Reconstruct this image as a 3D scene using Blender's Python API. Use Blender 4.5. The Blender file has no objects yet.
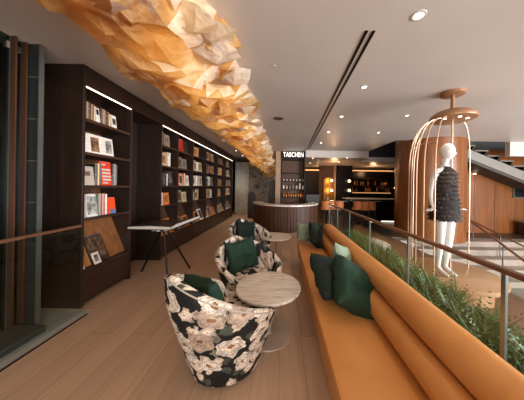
import bpy, bmesh, math, random
from mathutils import Vector, Matrix, noise
R = random.Random(7)
PI = math.pi
C = bpy.context.scene.collection
sc = bpy.context.scene
rad = math.radians

# ------------------------------------------------------------------ camera
EYE = 1.5; F = 210.0; CX, CY = 282.0, 186.0; ROLL = rad(0.9)
cam = bpy.data.cameras.new('camera'); co = bpy.data.objects.new('camera', cam); C.objects.link(co)
cam.sensor_width = 36; cam.sensor_fit = 'HORIZONTAL'; cam.lens = F * 36 / 524
cam.clip_start = .02
co.location = (0, 0, EYE)
co.rotation_euler = (Matrix.Rotation(rad(90), 3, 'X') @ Matrix.Rotation(ROLL, 3, 'Z')).to_euler()
_c, _s = math.cos(ROLL), math.sin(ROLL)
_dx, _dy = CX - 262, CY - 200
cam.shift_x = -_dx / 524; cam.shift_y = _dy / 524
sc.camera = co

def un(px, py):            # picture position -> sideways and downward slope per metre of depth
    x, y = px - CX, py - CY
    return ((x * _c + y * _s) / F, (-x * _s + y * _c) / F)
def at(px, py, Y):
    u, v = un(px, py); return Vector((u * Y, Y, EYE - v * Y))
def onz(px, py, z):
    u, v = un(px, py); Y = (EYE - z) / v; return Vector((u * Y, Y, z))

# ------------------------------------------------------------------ materials
class NT:
    def __init__(s, name):
        s.m = bpy.data.materials.new(name); s.m.use_nodes = True
        s.t = s.m.node_tree; s.b = s.t.nodes['Principled BSDF']; s.out = s.t.nodes['Material Output']
    def n(s, typ, props=None, **ins):
        nd = s.t.nodes.new(typ)
        for k, v in (props or {}).items(): setattr(nd, k, v)
        for k, v in ins.items():
            key = int(k[1:]) if k[0] == 'i' and k[1:].isdigit() else k.replace('_', ' ')
            s.set(nd.inputs[key], v)
        return nd
    def set(s, sock, v):
        if isinstance(v, bpy.types.NodeSocket): s.t.links.new(v, sock)
        elif isinstance(v, bpy.types.Node): s.t.links.new(v.outputs[0], sock)
        else: sock.default_value = v
    def math(s, op, a, b=0.0, c=None):
        k = dict(i0=a, i1=b)
        if c is not None: k['i2'] = c
        return s.n('ShaderNodeMath', {'operation': op}, **k).outputs[0]
    def ramp(s, fac, stops, interp='LINEAR'):
        nd = s.n('ShaderNodeValToRGB', None, Fac=fac); cr = nd.color_ramp; cr.interpolation = interp
        while len(cr.elements) < len(stops): cr.elements.new(.5)
        for e, (p, c) in zip(cr.elements, stops): e.position = p; e.color = (*c, 1)
        return nd.outputs[0]
    def mix(s, f, a, b, mode='MIX'):
        nd = s.n('ShaderNodeMix', {'data_type': 'RGBA', 'blend_type': mode})
        s.set(nd.inputs[0], f); s.set(nd.inputs[6], a); s.set(nd.inputs[7], b)
        return nd.outputs[2]
    def p(s, **k):
        for a, v in k.items():
            s.set(s.b.inputs[a.replace('_', ' ')], v)
        return s
    def bump(s, h, strength=.3, dist=.01):
        s.set(s.b.inputs['Normal'], s.n('ShaderNodeBump', None, Height=h, Strength=strength, Distance=dist))
        return s

def lin(r, g, b):
    f = lambda c: (c / 255 / 12.92) if c / 255 <= .04045 else ((c / 255 + .055) / 1.055) ** 2.4
    return (f(r), f(g), f(b))
def c4(c): return (*c, 1)

def plain(name, rgb, rough=.6, metal=0, var=.12, scale=6, bump=0, **k):
    t = NT(name); c = lin(*rgb)
    co_ = t.n('ShaderNodeTexCoord').outputs['Object']
    nz = t.n('ShaderNodeTexNoise', None, Vector=co_, Scale=scale, Detail=4.0)
    col = t.ramp(nz.outputs[0], [(.3, tuple(x * (1 - var) for x in c)), (.7, tuple(min(1, x * (1 + var)) for x in c))])
    t.p(Base_Color=col, Roughness=rough, Metallic=metal, **k)
    if bump: t.bump(nz.outputs[0], bump, .01)
    return t.m

def wood(name, a, b, axis='Z', rough=.4, scale=1.0, planks=None, **k):
    """grain runs along axis; planks=(width axis, width)"""
    t = NT(name)
    co_ = t.n('ShaderNodeTexCoord').outputs['Object']
    sc_ = {'X': (.6, 14, 14), 'Y': (14, .6, 14), 'Z': (14, 14, .6)}[axis]
    mp = t.n('ShaderNodeMapping', None, Vector=co_, Scale=tuple(x * scale for x in sc_))
    vec = mp.outputs[0]
    nz = t.n('ShaderNodeTexNoise', None, Vector=vec, Scale=1.6, Detail=6.0, Roughness=.65, Distortion=.6)
    col = t.ramp(nz.outputs[0], [(.32, lin(*a)), (.68, lin(*b))])
    t.p(Base_Color=col, Roughness=rough, **k)
    t.bump(nz.outputs[0], .12, .004)
    return t.m

def floor_wood():
    t = NT('oak_floor')
    co_ = t.n('ShaderNodeTexCoord').outputs['Object']
    rot = t.n('ShaderNodeMapping', None, Vector=co_, Rotation=(0, 0, rad(90)))
    br = t.n('ShaderNodeTexBrick', {'offset': .37}, Vector=rot.outputs[0], Color1=c4(lin(200, 168, 140)), Color2=c4(lin(184, 152, 126)),
             Mortar=c4(lin(140, 112, 90)), Scale=1.0, Mortar_Size=.002, Bias=0.0, Brick_Width=2.1, Row_Height=.21)
    mp = t.n('ShaderNodeMapping', None, Vector=co_, Scale=(16, .8, 1))
    nz = t.n('ShaderNodeTexNoise', None, Vector=mp.outputs[0], Scale=1.5, Detail=6.0, Roughness=.6, Distortion=.4)
    g = t.ramp(nz.outputs[0], [(.3, (.88, .87, .86)), (.7, (1.06, 1.05, 1.04))])
    t.p(Base_Color=t.mix(1.0, br.outputs[0], g, 'MULTIPLY'), Roughness=.38)
    t.bump(nz.outputs[0], .05, .003)
    return t.m

def emit(name, rgb, s):
    t = NT(name); t.p(Base_Color=c4(rgb), Emission_Color=c4(rgb), Emission_Strength=s)
    return t.m

def glass(name, tint=(.93, .97, .95), rough=0.0):
    t = NT(name); t.p(Base_Color=c4(tint), Roughness=rough, Transmission_Weight=1.0, IOR=1.45)
    # thin architectural pane: straight-through transparency mixed with a mirror reflection
    tr = t.n('ShaderNodeBsdfTransparent', None, Color=c4(tint)); gl = t.n('ShaderNodeBsdfGlossy', None, Roughness=.02)
    lw = t.n('ShaderNodeLayerWeight', None, Blend=.5)
    fr = t.math('MULTIPLY_ADD', t.math('POWER', lw.outputs['Facing'], 5.0), .5, .03)
    mx = t.n('ShaderNodeMixShader', None, i0=fr, i1=tr, i2=gl)
    t.t.links.new(mx.outputs[0], t.out.inputs[0])
    return t.m

def floral():
    t = NT('floral_velvet')
    uv = t.n('ShaderNodeUVMap').outputs[0]
    nz = t.n('ShaderNodeTexNoise', None, Vector=uv, Scale=9.0, Detail=3.0)
    off = t.n('ShaderNodeVectorMath', {'operation': 'MULTIPLY_ADD'}, i0=nz.outputs['Color'], i1=(.11, .11, 0), i2=uv).outputs[0]
    nf = t.n('ShaderNodeTexNoise', None, Vector=uv, Scale=42.0, Detail=4.0)
    off = t.n('ShaderNodeVectorMath', {'operation': 'MULTIPLY_ADD'}, i0=nf.outputs['Color'], i1=(.028, .028, 0), i2=off).outputs[0]
    def bloom(scale, seed):
        v0 = t.n('ShaderNodeVectorMath', {'operation': 'ADD'}, i0=off, i1=(seed, seed * .7, 0)).outputs[0]
        vo = t.n('ShaderNodeTexVoronoi', {'voronoi_dimensions': '2D'}, Vector=v0, Scale=scale, Randomness=.75)
        loc = t.n('ShaderNodeVectorMath', {'operation': 'SUBTRACT'}, i0=v0, i1=vo.outputs['Position']).outputs[0]
        sp = t.n('ShaderNodeSeparateXYZ', None, Vector=loc)
        ang = t.math('ARCTAN2', sp.outputs[1], sp.outputs[0])
        cs = t.n('ShaderNodeSeparateColor', None, Color=vo.outputs['Color'])
        ph = t.math('MULTIPLY', cs.outputs[0], 6.28)
        pet = t.math('COSINE', t.math('MULTIPLY_ADD', ang, 5.0, ph))
        r = t.math('MULTIPLY', vo.outputs['Distance'], t.math('MULTIPLY_ADD', pet, -.14, 1.0))
        pet2 = t.math('COSINE', t.math('MULTIPLY_ADD', ang, 8.0, t.math('MULTIPLY_ADD', r, 22.0, ph)))
        return r, pet2, cs
    r, pet2, cs = bloom(5.1, 0.0)
    cream = t.ramp(r, [(0, lin(176, 112, 52)), (.05, lin(150, 96, 50)), (.075, lin(120, 100, 76)), (.1, lin(250, 240, 226)), (.2, lin(214, 196, 178)),
                       (.23, lin(252, 244, 232)), (.34, lin(205, 186, 170)), (.37, lin(246, 236, 224)), (.47, lin(200, 184, 168))])
    shade = t.math('MULTIPLY_ADD', pet2, .13, .87)
    shc = t.n('ShaderNodeCombineColor', None, i0=shade, i1=shade, i2=shade)
    cream = t.mix(1.0, cream, shc.outputs[0], 'MULTIPLY')
    blush = t.mix(t.math('GREATER_THAN', cs.outputs[1], .86), cream, t.mix(.6, cream, c4(lin(140, 104, 80)), 'MIX'))
    # foliage and black ground
    lf = t.n('ShaderNodeTexVoronoi', {'voronoi_dimensions': '2D', 'feature': 'F1'}, Vector=off, Scale=13.0)
    lcs = t.n('ShaderNodeSeparateColor', None, Color=lf.outputs['Color'])
    ground = t.ramp(lcs.outputs[0], [(0, lin(14, 16, 18)), (.45, lin(20, 22, 24)), (.55, lin(72, 78, 68)), (.72, lin(120, 116, 100)), (.8, lin(28, 30, 30)), (.95, lin(160, 146, 128))], 'CONSTANT')
    leafm = t.math('LESS_THAN', lf.outputs['Distance'], .46)
    ground = t.mix(leafm, c4(lin(12, 14, 16)), ground)
    m1 = t.math('LESS_THAN', r, .415)
    base = t.mix(m1, ground, blush)
    r2, p2, cs2 = bloom(7.5, 3.3)
    small = t.ramp(r2, [(0, lin(150, 100, 60)), (.1, lin(236, 224, 210)), (.3, lin(196, 178, 160))])
    m2 = t.math('MULTIPLY', t.math('LESS_THAN', r2, .33), t.math('GREATER_THAN', cs2.outputs[0], .45))
    m2 = t.math('MULTIPLY', m2, t.math('SUBTRACT', 1.0, m1))
    base = t.mix(m2, base, small)
    ns = t.n('ShaderNodeTexNoise', None, Vector=uv, Scale=14.0, Detail=5.0, Roughness=.7)
    base = t.mix(.8, base, t.ramp(ns.outputs[0], [(.34, (.30, .29, .30)), (.56, (1.25, 1.24, 1.22))]), 'MULTIPLY')
    t.p(Base_Color=base, Roughness=.75)
    return t.m

def leather():
    t = NT('tan_leather')
    co_ = t.n('ShaderNodeTexCoord').outputs['Object']
    nz = t.n('ShaderNodeTexNoise', None, Vector=co_, Scale=3.0, Detail=5.0, Distortion=.5)
    col = t.ramp(nz.outputs[0], [(.3, lin(200, 134, 70)), (.7, lin(216, 150, 84))])
    f = t.n('ShaderNodeTexVoronoi', None, Vector=co_, Scale=140.0)
    w = t.n('ShaderNodeTexNoise', None, Vector=co_, Scale=5.0, Detail=3.0, Distortion=1.2)
    h = t.math('MULTIPLY_ADD', f.outputs['Distance'], .12, w.outputs[0])
    t.p(Base_Color=col, Roughness=.42); t.bump(h, .22, .02)
    return t.m

def paper(name='crumpled_paper', cols=((200, 150, 84), (222, 180, 116), (240, 220, 184)), tr=(1, .84, .56)):
    t = NT(name)
    co_ = t.n('ShaderNodeTexCoord').outputs['Object']
    n1 = t.n('ShaderNodeTexNoise', None, Vector=co_, Scale=2.2, Detail=5.0, Roughness=.6)
    col = t.ramp(n1.outputs[0], [(.32, lin(*cols[0])), (.5, lin(*cols[1])), (.68, lin(*cols[2]))])
    t.p(Base_Color=col, Roughness=.55)
    n2 = t.n('ShaderNodeTexNoise', None, Vector=co_, Scale=9.0, Detail=6.0, Roughness=.65)
    t.bump(n2.outputs[0], .8, .05)
    tl = t.n('ShaderNodeBsdfTranslucent', None, Color=t.mix(1.0, col, c4(tr), 'MULTIPLY'))
    mx = t.n('ShaderNodeMixShader', None, i0=.5, i1=t.b.outputs[0], i2=tl.outputs[0])
    t.t.links.new(mx.outputs[0], t.out.inputs[0])
    return t.m

def travertine():
    t = NT('streaked_stone')
    co_ = t.n('ShaderNodeTexCoord').outputs['Object']
    mp = t.n('ShaderNodeMapping', None, Vector=co_, Scale=(2.5, 14, 4))
    nz = t.n('ShaderNodeTexNoise', None, Vector=mp.outputs[0], Scale=1.8, Detail=8.0, Roughness=.7, Distortion=.8)
    col = t.ramp(nz.outputs[0], [(.3, lin(150, 132, 118)), (.42, lin(206, 194, 182)), (.6, lin(234, 226, 216)), (.72, lin(186, 168, 154))])
    t.p(Base_Color=col, Roughness=.35)
    return t.m

def tilemat():
    t = NT('dark_stone_tile')
    co_ = t.n('ShaderNodeTexCoord').outputs['Object']
    sp = t.n('ShaderNodeSeparateXYZ', None, Vector=co_)
    v = t.n('ShaderNodeCombineXYZ', None, X=t.math('ADD', sp.outputs[0], sp.outputs[1]), Y=sp.outputs[2])
    br = t.n('ShaderNodeTexBrick', {'offset': 0.0}, Vector=v, Color1=c4(lin(44, 46, 45)), Color2=c4(lin(36, 39, 39)), Mortar=c4(lin(96, 94, 88)),
             Scale=1.0, Mortar_Size=.004, Brick_Width=.6, Row_Height=.43)
    t.p(Base_Color=br.outputs[0], Roughness=.35)
    return t.m

def slats():
    t = NT('ribbed_walnut')
    co_ = t.n('ShaderNodeTexCoord').outputs['Object']
    mp = t.n('ShaderNodeMapping', None, Vector=co_, Scale=(14, 14, .6))
    nz = t.n('ShaderNodeTexNoise', None, Vector=mp.outputs[0], Scale=1.2, Detail=4.0)
    t.p(Base_Color=t.ramp(nz.outputs[0], [(.3, lin(58, 34, 22)), (.7, lin(98, 62, 40))]), Roughness=.5)
    return t.m

def ceilmat():
    t = NT('plaster_ceiling')
    co_ = t.n('ShaderNodeTexCoord').outputs['Object']
    nz = t.n('ShaderNodeTexNoise', None, Vector=co_, Scale=.8, Detail=3.0)
    t.p(Base_Color=t.ramp(nz.outputs[0], [(.3, lin(196, 184, 174)), (.7, lin(206, 195, 186))]), Roughness=.42)
    return t.m

def mural():
    t = NT('mural_grey')
    co_ = t.n('ShaderNodeTexCoord').outputs['Object']
    nz = t.n('ShaderNodeTexNoise', None, Vector=co_, Scale=2.2, Detail=8.0, Roughness=.7, Distortion=1.5)
    t.p(Base_Color=t.ramp(nz.outputs[0], [(.38, lin(40, 38, 36)), (.5, lin(150, 142, 132)), (.62, lin(60, 56, 52))]), Roughness=.7)
    return t.m

M = dict(
    floor=floor_wood(), ceil=ceilmat(), walnut=wood('dark_walnut', (27, 18, 14), (50, 33, 25), 'Z'), walnut_h=wood('dark_walnut_level', (38, 25, 18), (68, 44, 32), 'Y'),
    walnut_in=wood('walnut_lining', (66, 42, 28), (112, 72, 48), 'Z'), oak=wood('oak_veneer', (100, 56, 22), (140, 82, 36), 'Z', .3),
    slope=wood('lit_display_wood', (112, 68, 38), (160, 104, 62), 'Z'), finwood=wood('fin_wood', (60, 36, 22), (84, 52, 34), 'Z'), rail=wood('rail_wood', (92, 60, 42), (126, 84, 58), 'Y', .35),  # display slope wood lightened: the light on it is painted into the colour
    plat=wood('pale_oak', (164, 122, 92), (184, 142, 110), 'X', .3), black=plain('black_metal', (18, 17, 17), .4, .6), dark=plain('dark_lacquer', (20, 17, 16), .3),
    void=plain('dark_plaster', (44, 42, 40), .7), glass=glass('clear_glass'), glassg=glass('green_glass', (.55, .62, .60)), stone=travertine(), tile=tilemat(),
    pale=plain('pale_stone', (132, 122, 110), .5, var=.06), step=plain('pale_step_stone', (144, 128, 114), .5, var=.08, scale=3), kerb=plain('kerb_stone', (160, 158, 150), .5, var=.08),
    sill=plain('grey_sill', (62, 66, 64), .45), leather=leather(), floral=floral(), green=plain('green_velvet', (8, 46, 30), .8, var=.35, scale=14, bump=.3),
    inkgreen=plain('ink_velvet', (8, 26, 20), .85, var=.3, scale=14, bump=.2), sage=plain('sage_linen', (126, 138, 118), .8, var=.15, scale=20),
    piping=plain('cream_piping', (176, 164, 150), .7), base=plain('taupe_lacquer', (178, 156, 138), .3), paper=paper(), litpaper=paper('lit_crumpled_paper', ((232, 208, 172), (246, 234, 214), (252, 248, 240)), (1, .94, .82)), slat=slats(), mural=mural(),  # lighter copy of the paper has daylight painted into its colour
    copper=plain('rose_gold', (204, 166, 138), .35, .5, var=.04), coppermatte=plain('copper_paint', (158, 114, 80), .35, .2, var=.04), mann=plain('white_gloss', (206, 203, 200), .3, var=.02),
    white=plain('white_paint', (196, 190, 182), .5, var=.03), feather=plain('black_feather', (24, 19, 17), .85, var=.5, scale=40), featherb=plain('brown_feather', (66, 48, 36), .85, var=.4, scale=40),
    strip=emit('strip_light', (1, .84, .68), 3.5), lampw=emit('lamp_glow', (1, .80, .58), 9), warm=emit('warm_glow', (1, .5, .2), .7), globe=emit('globe_glow', (1, .66, .36), 3),
    letter=emit('sign_letters', (1, .93, .84), 1.4), curtain=plain('pale_curtain', (196, 192, 182), .8), soil=plain('soil', (30, 24, 20), .9), grey=plain('grey_metal', (120, 122, 118), .35, .7),
    tan=plain('tan_post', (170, 136, 110), .5), gold=plain('brass', (190, 130, 60), .3, .9), brown=plain('brown_plaster', (92, 66, 50), .7), stair=plain('stair_stone', (104, 92, 84), .6),
    stringer=plain('stringer_white', (128, 120, 112), .5, var=.04), orange=plain('tan_upholstery', (196, 116, 64), .6), bottle=plain('amber_bottle', (190, 120, 56), .15, .2), soot=plain('dark_floor', (64, 48, 40), .4),
    curb=plain('blush_floor', (120, 88, 70), .4), taupe=plain('dark_taupe_wall', (58, 46, 40), .6))
def leafmat(name, a, b):
    t = NT(name); oi = t.n('ShaderNodeObjectInfo'); co_ = t.n('ShaderNodeTexCoord').outputs['Object']
    nz = t.n('ShaderNodeTexNoise', None, Vector=co_, Scale=22.0, Detail=2.0)
    t.p(Base_Color=t.ramp(nz.outputs[0], [(.3, lin(*a)), (.7, lin(*b))]), Roughness=.45)
    return t.m
M['leaf1'] = leafmat('fern_leaf', (52, 86, 42), (102, 138, 66))
M['leaf2'] = leafmat('broad_leaf', (36, 74, 42), (74, 116, 64))
M['leaf3'] = leafmat('dark_leaf', (38, 72, 38), (72, 112, 56))

# ------------------------------------------------------------------ geometry helpers
def NB(): return bmesh.new()
def box(bm, x0, x1, y0, y1, z0, z1, mat=None):
    vs = [bm.verts.new(p) for p in ((x0, y0, z0), (x1, y0, z0), (x1, y1, z0), (x0, y1, z0), (x0, y0, z1), (x1, y0, z1), (x1, y1, z1), (x0, y1, z1))]
    if mat is not None:
        for v in vs: v.co = mat @ v.co
    for f in ((3, 2, 1, 0), (4, 5, 6, 7), (0, 1, 5, 4), (1, 2, 6, 5), (2, 3, 7, 6), (3, 0, 4, 7)):
        bm.faces.new([vs[i] for i in f])
    return bm
def prism(bm, poly, h0, h1, axis='Z'):
    """extrude a 2-D outline; axis Z: (x,y) outline, axis Y: (x,z) outline, axis X: (y,z)"""
    def P(a, b, h): return {'Z': (a, b, h), 'Y': (a, h, b), 'X': (h, a, b)}[axis]
    lo = [bm.verts.new(P(a, b, h0)) for a, b in poly]; hi = [bm.verts.new(P(a, b, h1)) for a, b in poly]
    n = len(poly); bm.faces.new(lo[::-1]); bm.faces.new(hi)
    for i in range(n): bm.faces.new((lo[i], lo[(i + 1) % n], hi[(i + 1) % n], hi[i]))
    return bm
def lathe(bm, prof, seg=32, c=(0, 0, 0), sx=1, sy=1):
    rings = []
    for r, z in prof:
        if r < 1e-5: rings.append([bm.verts.new((c[0], c[1], c[2] + z))])
        else: rings.append([bm.verts.new((c[0] + sx * r * math.cos(2 * PI * k / seg), c[1] + sy * r * math.sin(2 * PI * k / seg), c[2] + z)) for k in range(seg)])
    for a, b in zip(rings, rings[1:]):
        for k in range(seg):
            k2 = (k + 1) % seg
            if len(a) == 1 and len(b) == 1: continue
            if len(a) == 1: bm.faces.new((a[0], b[k2], b[k]))
            elif len(b) == 1: bm.faces.new((a[k], a[k2], b[0]))
            else: bm.faces.new((a[k], a[k2], b[k2], b[k]))
    return bm
def tube(bm, pts, r, seg=10, closed=False, r2=None):
    pts = [Vector(p) for p in pts]; n = len(pts); rings = []; prev = None
    for i, p in enumerate(pts):
        a = pts[i - 1] if (i > 0 or closed) else p; b = pts[(i + 1) % n] if (i < n - 1 or closed) else p
        d = (b - a).normalized()
        if prev is None:
            u = d.orthogonal().normalized()
        else:
            u = (prev - d * prev.dot(d)).normalized()
        prev = u; w = d.cross(u)
        rr = r if r2 is None else r + (r2 - r) * i / (n - 1)
        rings.append([bm.verts.new(p + rr * (math.cos(2 * PI * k / seg) * u + math.sin(2 * PI * k / seg) * w)) for k in range(seg)])
    pairs = list(zip(rings, rings[1:])) + ([(rings[-1], rings[0])] if closed else [])
    for a, b in pairs:
        for k in range(seg): bm.faces.new((a[k], a[(k + 1) % seg], b[(k + 1) % seg], b[k]))
    if not closed:
        bm.faces.new(rings[0][::-1]); bm.faces.new(rings[-1])
    return bm
def obj(name, bm, mat, parent=None, smooth=False, bevel=0, loc=None, mats=None):
    bmesh.ops.recalc_face_normals(bm, faces=bm.faces)
    me = bpy.data.meshes.new(name); bm.to_mesh(me); bm.free()
    for m in (mats or [mat]): me.materials.append(m)
    o = bpy.data.objects.new(name, me); C.objects.link(o)
    if parent is not None: o.parent = parent
    if loc is not None: o.location = loc
    if smooth:
        for p in me.polygons: p.use_smooth = True
        try: me.set_sharp_from_angle(angle=rad(40))
        except Exception: pass
    if bevel:
        b = o.modifiers.new('bevel', 'BEVEL'); b.width = bevel; b.segments = 2; b.limit_method = 'ANGLE'
    return o
def tag(o, label, cat, group=None):
    o['label'] = label; o['category'] = cat
    if group: o['group'] = group
    return o
def thing(name, label, cat, loc=(0, 0, 0), rz=0, group=None):
    o = bpy.data.objects.new(name, None); C.objects.link(o); o.location = loc; o.rotation_euler = (0, 0, rz); o.empty_display_size = .1
    return tag(o, label, cat, group)
def struct(name, bm, mat, parent=None, **k):
    o = obj(name, bm, mat, parent, **k)
    if parent is None: o['kind'] = 'structure'
    return o
def copytree(o, parent=None):
    c = o.copy(); C.objects.link(c); c.parent = parent
    for ch in list(o.children): copytree(ch, c)
    return c
def stemp(o, **k):
    for a, v in k.items(): o[a] = v
    return o
ORD = ['first', 'second', 'third', 'fourth', 'fifth', 'sixth', 'seventh', 'eighth', 'ninth', 'tenth', 'eleventh', 'twelfth', 'thirteenth', 'fourteenth', 'fifteenth', 'sixteenth', 'seventeenth', 'eighteenth', 'nineteenth', 'twentieth', 'twenty-first', 'twenty-second', 'twenty-third', 'twenty-fourth']

# ------------------------------------------------------------------ setting
CEIL = 2.92
struct('floor', box(NB(), -2.2, 1.3, -3, 13, -.1, 0), M['floor'])
struct('floor', box(NB(), -3.2, -2.2, -3, 2.48, -.12, -.004), M['kerb'])
struct('floor', box(NB(), -3.2, -2.2, 2.48, 13, -.1, 0), M['floor'])
struct('trim_1', box(NB(), -2.215, -2.195, -3, 2.4, -.02, .004), M['black'])
struct('floor', box(NB(), 1.3, 3.35, -3, 6.4, -.1, 0), M['curb'])
struct('floor', box(NB(), 1.3, 10, 6.4, 13, -.1, 0), M['soot'])
struct('floor', box(NB(), 3.35, 10, -3, 4.85, -.9, -.75), M['pale'])
# broad stone steps down from the far landing
for k in range(5):
    struct('floor', box(NB(), 3.35, 10, 6.4 - .32 * (k + 1), 6.4 - .32 * k + (.02), -.9, -.15 * (k + .15)), M['step'], bevel=.008)
struct('wall_platform_side', box(NB(), 3.27, 3.36, -3, 6.4, -.9, -.001), M['pale'])
# ceiling, stair void beyond x=3.4, y=6.26
bm = NB(); prism(bm, [(-3.2, -3), (10, -3), (10, 6.26), (3.4, 6.26), (3.4, 8.3), (-3.2, 8.3)], CEIL, CEIL + .15); struct('ceiling', bm, M['ceil'])
struct('ceiling', box(NB(), -3.2, .93, 8.3, 13, CEIL, CEIL + .15), M['ceil'])
struct('ceiling', box(NB(), .93, 3.4, 8.28, 13, 2.65, CEIL + .15), M['ceil'])
struct('ceiling', box(NB(), 3.4, 6.5, 9.4, 13, 2.65, 2.85), M['ceil'])
struct('wall_left', box(NB(), -3.25, -2.9, -3, 13, -.1, 3.1), M['dark'])
struct('wall_far', box(NB(), -2.9, 10, 12.9, 13.1, -.1, 4.2), M['taupe'])
struct('wall_back', box(NB(), -3.2, 2.4, -3.1, -3, -.1, 3.1), M['taupe'])
struct('wall_void', box(NB(), 3.3, 10, 9.9, 10, 2.85, 4.4), M['void'])
struct('wall_void_side', box(NB(), 9.95, 10.05, 6.3, 13, -.1, 4.4), M['void'])
struct('ceiling', box(NB(), 3.2, 10.1, 6.2, 13, 4.3, 4.4), M['void'])

# ---- left window wall
w = bpy.data.objects.new('window_1', None); C.objects.link(w); w['kind'] = 'structure'
for i, (xx, yy) in enumerate(((-2.655, 2.05), (-2.66, 2.14), (-2.62, 1.6), (-2.6, 1.2), (-2.6, .8), (-2.6, .4))):
    obj('mullion', box(NB(), xx - .005, xx + .045, yy - .008, yy + .006, .065, CEIL), M['finwood'], w)
    obj('mullion_frame', box(NB(), xx - .045, xx - .008, yy - .008, yy + .006, .065, CEIL), M['grey'], w)
    obj('bracket', box(NB(), xx - .045, xx - .01, yy - .03, yy - .009, CEIL - .12, CEIL - .06), M['pale'], w)
obj('pane', box(NB(), -2.68, -2.67, -1.5, 2.14, .065, CEIL), M['glassg'], w)
struct('trim_2', box(NB(), -2.72, -2.36, -1.5, 2.12, -.003, .06), M['sill'], bevel=.006)
struct('wall_left_pier', box(NB(), -2.9, -2.52, 2.16, 2.2, -.003, CEIL), M['tile'])
struct('trim_3', box(NB(), -2.519, -2.508, 2.155, 2.2, 0, CEIL), M['grey'])

g = thing('glass_balustrade', 'low glass balustrade with slim timber handrail at the left floor edge', 'balustrade', (-2.31, 1.0, 0))
obj('handrail', box(NB(), -.018, .018, -1.6, 1.42, .99, 1.02), M['rail'], g, bevel=.008)
for k in range(2): obj('glass_pane', box(NB(), -.006, .006, -1.6 + k * 1.55, -.07 + k * 1.55, 0, .985), M['glass'], g)

# ------------------------------------------------------------------ bookcases
XF = -2.38; XB = -2.86; SH = [2.29, 1.88, 1.47, 1.07]; STRIP = 2.655
def py(px): return F * -XF / (CX - px)                # distance of a picture column on the front plane
def bookcase(label, y0, y1, divs):
    t = thing('bookcase', label, 'bookcase', (XF, y0, 0))
    L = y1 - y0; D = XF - XB; th = .035
    obj('side_panel', box(NB(), -D, 0, 0, th, 0, STRIP + .26), M['walnut'], t, bevel=.003)
    obj('side_panel', box(NB(), -D, 0, L - th, L, 0, STRIP + .26), M['walnut'], t, bevel=.003)
    obj('back_panel', box(NB(), -D - .01, -D + .012, th, L - th, 0, STRIP + .2), M['walnut_in'], t)
    obj('fascia', box(NB(), -D + .012, 0, th, L - th, STRIP + .02, STRIP + .26), M['walnut'], t)
    for z in SH: obj('shelf', box(NB(), -D + .012, -.012, th, L - th, z - .035, z), M['walnut_h'], t, bevel=.002)
    for d in divs: obj('divider', box(NB(), -D + .012, -.004, d - y0 - .025, d - y0 + .025, .45, STRIP + .02), M['walnut'], t)
    obj('light_strip', box(NB(), -.018, .002, th, L - th, STRIP + .006, STRIP + .014), M['strip'], t)
    dr = obj('drawer', box(NB(), -D + .012, -.01, th, L - th, 0.04, .40), M['walnut_h'], t)
    dd = [y0 + th] + list(divs) + [y1 - th]
    for a, b in zip(dd, dd[1:]): obj('drawer_front', box(NB(), -.012, .004, a - y0 + .012, b - y0 - .012, .07, .385), M['walnut_h'], dr, bevel=.004)
    obj('ledge', box(NB(), -.09, 0, th, L - th, .40, .45), M['walnut_h'], t, bevel=.003)
    bm = NB(); prism(bm, [(-.09, .42), (-.06, .42), (-.30, 1.0), (-.33, 1.0)], th, L - th, 'Y'); obj('display_slope', bm, M['walnut_in' if divs else 'slope'], t)  # near slope takes the wood with light painted in
    return t
Y1a, Y1b = 2.50, 3.33; Y2a, Y2b = 4.13, 10.1
DIV = [4.80, 5.62, 6.6, 7.75, 8.9]
bookcase('tall dark walnut bookcase nearest the camera beside the window', Y1a, Y1b, [])
bookcase('long dark walnut bookcase of six bays beyond the reading stand', Y2a, Y2b, DIV)
struct('wall_left_niche', box(NB(), XB - .02, XB, Y1b, Y2a, 0, STRIP + .26), M['walnut'])
struct('trim_4', box(NB(), XB, XF, Y1b + .001, Y2a - .001, STRIP + .02, STRIP + .26), M['walnut'])

BM = {}
def bookmat(rgb, pat=None):
    key = (rgb, pat)
    if key in BM: return BM[key]
    t = NT('book_cover')
    co_ = t.n('ShaderNodeTexCoord').outputs['Object']
    c = lin(*rgb)
    if pat is None:
        mp = t.n('ShaderNodeMapping', None, Vector=co_, Scale=(3, 3, 60))
        nz = t.n('ShaderNodeTexNoise', None, Vector=mp.outputs[0], Scale=1.0, Detail=2.0)
        lum = sum(c) / 3
        txt = tuple(x * .45 for x in c) if lum > .12 else tuple(min(1, x * 2.5 + .12) for x in c)
        col = t.ramp(nz.outputs[0], [(0, c), (.60, c), (.64, txt), (.68, c), (1, c)])
    elif pat == 'photo':
        nz = t.n('ShaderNodeTexNoise', None, Vector=co_, Scale=16.0, Detail=5.0, Distortion=.6)
        col = t.ramp(nz.outputs[0], [(.36, tuple(x * .16 for x in c)), (.5, tuple(x * .55 for x in c)), (.6, c)])
    t.p(Base_Color=col, Roughness=.4); BM[key] = t.m
    return t.m
def cname(c):
    r, g_, b = c; mx, mn = max(c), min(c)
    if mx - mn < 34: return 'black' if mx < 60 else 'grey' if mx < 170 else 'white'
    if r == mx and b > g_ * 1.05 and r > 120: return 'pink'
    if r == mx: return 'red' if g_ < r * .45 else 'orange' if g_ < r * .66 and r > 150 else 'brown' if r < 150 else 'cream'
    if b == mx: return 'blue'
    return 'green'
BOOKG = bpy.data.meshes
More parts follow.
